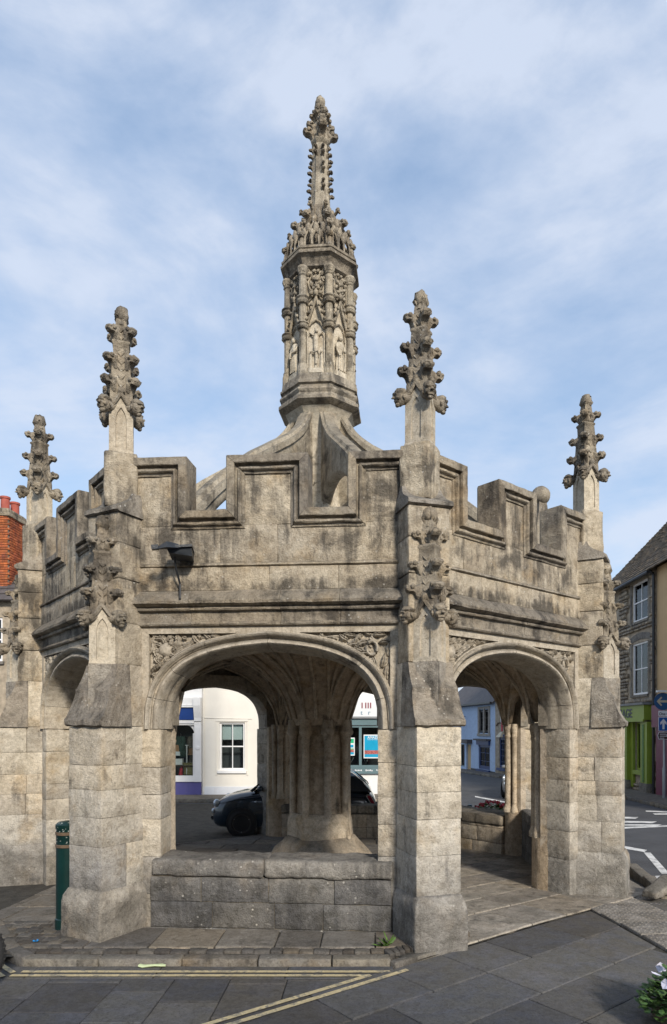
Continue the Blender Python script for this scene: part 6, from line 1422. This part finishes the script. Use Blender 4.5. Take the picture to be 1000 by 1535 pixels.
p_ = qbox('arrow_plate', M['sign_white'], rs, XX(986), XX(1006), -.055, -.048, SZp(1096) - zb, SZp(1075) - zb); qbox('arrow_field', M['sign_blue'], p_, XX(986.7), XX(1005.3), -.060, -.0555, SZp(1095.3) - zb, SZp(1075.7) - zb)
b_ = MB(); b_.prism([(-.035, -.17), (.035, -.17), (.035, .03), (.10, -.03), (.10, .055), (0, .17), (-.10, .055), (-.10, -.03), (-.035, .03)], 0, .003, Matrix.Translation((XX(993.3), -.0625, SZp(1085.3) - zb)) @ Matrix.Rotation(R(90), 4, 'X')); b_.build('arrow', M['sign_white'], p_, smooth=False)
b_ = MB(); b_.prism([(XX(984.7), SZp(1102.5) - zb), (XX(986.5), SZp(1097.2) - zb), (XX(1008), SZp(1097.2) - zb), (XX(1008), SZp(1108.5) - zb), (XX(986.5), SZp(1108.5) - zb)], .05, .056, Matrix.Rotation(R(90), 4, 'X')); p_ = b_.build('brown_plate', M['sign_white'], rs, smooth=False)
b_ = MB(); b_.prism([(XX(985.4), SZp(1102.5) - zb), (XX(987), SZp(1098) - zb), (XX(1007.3), SZp(1098) - zb), (XX(1007.3), SZp(1107.8) - zb), (XX(987), SZp(1107.8) - zb)], .0565, .059, Matrix.Rotation(R(90), 4, 'X')); b_.build('brown_field', M['sign_brown'], p_, smooth=False)
for i, wl_ in enumerate((.18, .20, .14)): 
    b_ = MB(); rnd = random.Random(i); x = XX(988)
    while x < XX(988) + wl_:
        w_ = rnd.uniform(.014, .026); b_.box(x, x + w_, -.0615, -.0595, SZp(1101.2 + 3 * i) - zb, SZp(1099.8 + 3 * i) - zb); x += w_ + .008
    b_.build('small_print', M['sign_white'], p_, smooth=False)
qbox('symbol', M['sign_white'], p_, XX(998), XX(1003), -.0615, -.0595, SZp(1104.5) - zb, SZp(1100) - zb)
qbox('top_lamp', M['sign_white'], rs, XX(982.5), XX(996), -.16, -.04, SZp(1038) - zb, SZp(1035) - zb)
# flowers
def leaf_card(mb, p, d, ln, wd, up):
    d = Vector(d).normalized(); s = d.cross(Vector(up)).normalized() * wd; p = Vector(p); n = s.cross(d).normalized()
    mb.add([p, p + d * ln * .35 + s - n * wd * .25, p + d * ln * .8 + s * .8 - n * wd * .1, p + d * ln, p + d * ln * .8 - s * .8 - n * wd * .1, p + d * ln * .35 - s - n * wd * .25, p + d * ln * .5 + n * wd * .1], [(0, 1, 6), (1, 2, 6), (2, 3, 6), (3, 4, 6), (4, 5, 6), (5, 0, 6)])
def blossom(mb, c, r, n, rnd):
    c = Vector(c); ax = Vector((rnd.uniform(-.6, .6), rnd.uniform(-1, .1), rnd.uniform(.2, 1))).normalized(); a = ax.cross(Vector((0, 0, 1))).normalized(); b2 = ax.cross(a)
    for k in range(n):
        t = k * 6.283 / n + rnd.uniform(-.2, .2); d = a * math.cos(t) + b2 * math.sin(t); s = (a * -math.sin(t) + b2 * math.cos(t)) * r * .62
        mb.add([c, c + d * r * .6 + s + ax * r * .25, c + d * r * 1.05 + ax * r * rnd.uniform(.1, .4), c + d * r * .6 - s + ax * r * .25], [(0, 1, 2, 3)])
def planter(name, loc, size, dome, nleaf, nflow, fr_, leafm, petalm, label, cat, seed, leafs=(.05, .03), pot='wood', heads=1):
    o = empty(name, loc); tag(o, label, cat); sx, sy, sz = size; rnd = random.Random(seed)
    b_ = MB(); b_.loft([[(-sx * .9, -sy * .9, 0), (sx * .9, -sy * .9, 0), (sx * .9, sy * .9, 0), (-sx * .9, sy * .9, 0)], [(-sx, -sy, sz), (sx, -sy, sz), (sx, sy, sz), (-sx, sy, sz)], [(-sx * .92, -sy * .85, sz), (sx * .92, -sy * .85, sz), (sx * .92, sy * .85, sz), (-sx * .92, sy * .85, sz)], [(-sx * .9, -sy * .8, sz - .04), (sx * .9, -sy * .8, sz - .04), (sx * .9, sy * .8, sz - .04), (-sx * .9, sy * .8, sz - .04)]]); b_.build('trough', M[pot], o, smooth=False)
    lf = MB(); st_ = MB()
    for i in range(nleaf):
        a = rnd.uniform(0, 6.283); q = rnd.random() ** .5; e = rnd.uniform(0, 1); p = Vector((dome[0] * q * math.cos(a), dome[1] * q * math.sin(a), sz + dome[2] * e * (1 - q * q * .75)))
        leaf_card(lf, p, (math.cos(a) + rnd.uniform(-.7, .7), math.sin(a) + rnd.uniform(-.7, .7), rnd.uniform(-.4, .6)), leafs[0] * rnd.uniform(.6, 1.2), leafs[1] * rnd.uniform(.6, 1.1), (rnd.uniform(-.5, .5), rnd.uniform(-.5, .5), 1))
        if i % 12 == 0: st_.tube([(p.x * .3, p.y * .3, sz - .03), tuple(p)], .004, 4)
    f = lf.build('foliage', M[leafm], o, smooth=False); f['kind'] = 'stuff'; st_.build('stems', M['leaf'], o)
    for i in range(nflow):
        a = rnd.uniform(0, 6.283); q = rnd.uniform(.2, 1.0); c = Vector((dome[0] * q * math.cos(a), dome[1] * q * math.sin(a), sz + dome[2] * (1.05 - q * q * .6)))
        b_ = MB()
        for k in range(heads): blossom(b_, c + Vector((rnd.uniform(-1, 1), rnd.uniform(-1, 1), rnd.uniform(-.6, .6))) * fr_ * (1.2 if heads > 1 else 0), fr_ * (.75 if heads > 1 else 1), 5, rnd)
        b_.build('flower', M[petalm], o, smooth=False)
    return o
planter('geranium_trough', (2.52, 12.98, ground_z(13) - .03), (.34, .16, .60), (.37, .2, .22), 480, 30, .030, 'leaf2', 'petal_red', 'trough of red geraniums behind the low wall of the right arch', 'flower trough', 4, leafs=(.06, .035), heads=5)
pw_ = planter('petunia_planter', (2.36, 4.50, -.22), (.30, .24, .34), (.44, .36, .34), 1500, 34, .036, 'leaf', 'petal_white', 'planter of white petunias at the lower right corner', 'flower planter', 8, leafs=(.055, .024))
b_ = MB(); rnd = random.Random(1); b_v = Vector((-.25, -.2, .10)); 
for k in range(4): blossom(b_, b_v + Vector((rnd.uniform(-.02, .02), rnd.uniform(-.02, .02), rnd.uniform(-.015, .015))), .026, 5, rnd)
b_.build('red_flower', M['petal_red'], pw_, smooth=False)
bp = empty('small_bollard', (2.06, 12.95, ground_z(13) - .03)); tag(bp, 'short blue grey bollard behind the low wall, beside the red geraniums', 'bollard')
b_ = MB(); b_.lathe([(.05, 0), (.05, .76), (.044, .775), (.02, .782)], 16); b_.build('post_shaft', M['blue_post'], bp); b_ = MB(); b_.lathe([(.051, .68), (.052, .685), (.052, .71), (.051, .715)], 16, cap=False); b_.build('band', M['black'], bp)
# litter and weeds
o = MB(); rnd = random.Random(4)
for i in range(7): leaf_card(o, (rnd.uniform(-.03, .03), rnd.uniform(-.03, .03), .004), (rnd.uniform(-1, 1), rnd.uniform(-1, 1), .5), .05, .018, (0, 0, 1))
o = o.build('litter', M['litter_blue'], smooth=False); o.scale = (.55, .55, .55); o.location = (-3.12, 6.20, .05); tag(o, 'crumpled blue plastic scrap on the setts left of the cross', 'litter')
o = MB(); o.loft([[(x, w_ * math.cos(a) + .01 * math.sin(x * 30), .012 + .012 * math.sin(a)) for a in [k * 6.283 / 8 for k in range(8)]] for x, w_ in ((-.11, .030), (-.07, .022), (-.02, .015), (.03, .016), (.08, .022), (.12, .006))]); o.rough_all(.006, 20, 1)
o = o.build('vegetable_scrap', M['leek']); o.location = (-1.86, 5.70, -.008); tag(o, 'pale green vegetable stalk lying in the gutter by the kerb', 'litter')
wd_ = empty('weed', (.19, 6.10, .05)); tag(wd_, 'green weed growing at the foot of the right-hand buttress', 'weed'); b_ = MB()
for i in range(12): leaf_card(b_, (rnd.uniform(-.04, .04), rnd.uniform(-.03, .03), .0), (rnd.uniform(-1.2, .8), rnd.uniform(-1, .3), rnd.uniform(.2, 1.1)), rnd.uniform(.08, .15), .016, (.3, 0, 1))
b_.build('leaf', M['leaf2'], wd_, smooth=False)
# motorcycle whose front tyre just enters the frame at the left edge
mc = empty('motorcycle', (-3.14, 5.10, -.012), R(20)); tag(mc, 'black ribbed tyre of a motorcycle at the lower left edge', 'motorcycle')
def mwheel(x):
    X = Matrix.Translation((x, 0, .30)) @ Matrix.Rotation(R(90), 4, 'X'); b_ = MB(); b_.lathe([(.20, -.05), (.25, -.06), (.28, -.05), (.297, -.025), (.30, 0), (.297, .025), (.28, .05), (.25, .06), (.20, .05)], 36, X=X, cap=False)
    for k in range(40): b_.box(.285, .304, -.03, .03, -.006 - .004, .006 - .004, X @ Matrix.Rotation(k * 6.283 / 40, 4, 'Z') @ Matrix.Rotation(R(90), 4, 'X'))
    w_ = b_.build('wheel', M['tyre'], mc, angle=50); b_ = MB(); b_.lathe([(.205, -.03), (.19, -.02), (.19, .02), (.205, .03)], 30, X=X, cap=False); b_.lathe([(.04, -.06), (.04, .06)], 12, X=X)
    for k in range(6): b_.box(.03, .20, -.012, .012, -.008, .008, X @ Matrix.Rotation(k * 1.047, 4, 'Z'))
    b_.build('rim', M['grey_metal'], w_)
mwheel(0); mwheel(-1.25)
b_ = MB()
for s_ in (-1, 1): b_.tube([(0, s_ * .08, .30), (-.22, s_ * .08, .92)], .022, 8)
b_.tube([(-.25, -.32, 1.0), (-.24, 0, .96), (-.25, .32, 1.0)], .016, 6); b_.build('fork', M['grey_metal'], mc)
b_ = MB(); b_.ball((-.5, 0, .78), (.30, .15, .14), 14, 10); b_.build('fuel_tank', M['car_blue'], mc); b_ = MB(); b_.ball((-.95, 0, .76), (.36, .13, .07), 12, 8); b_.build('saddle', M['black'], mc)
b_ = MB(); b_.sbox(-.85, -.4, -.14, .14, .25, .62, rho=.05, seg=.1, rough=.01); b_.tube([(-.45, .12, .3), (-.9, .16, .26), (-1.4, .17, .36)], .035, 8); b_.build('engine', M['grey_metal'], mc)
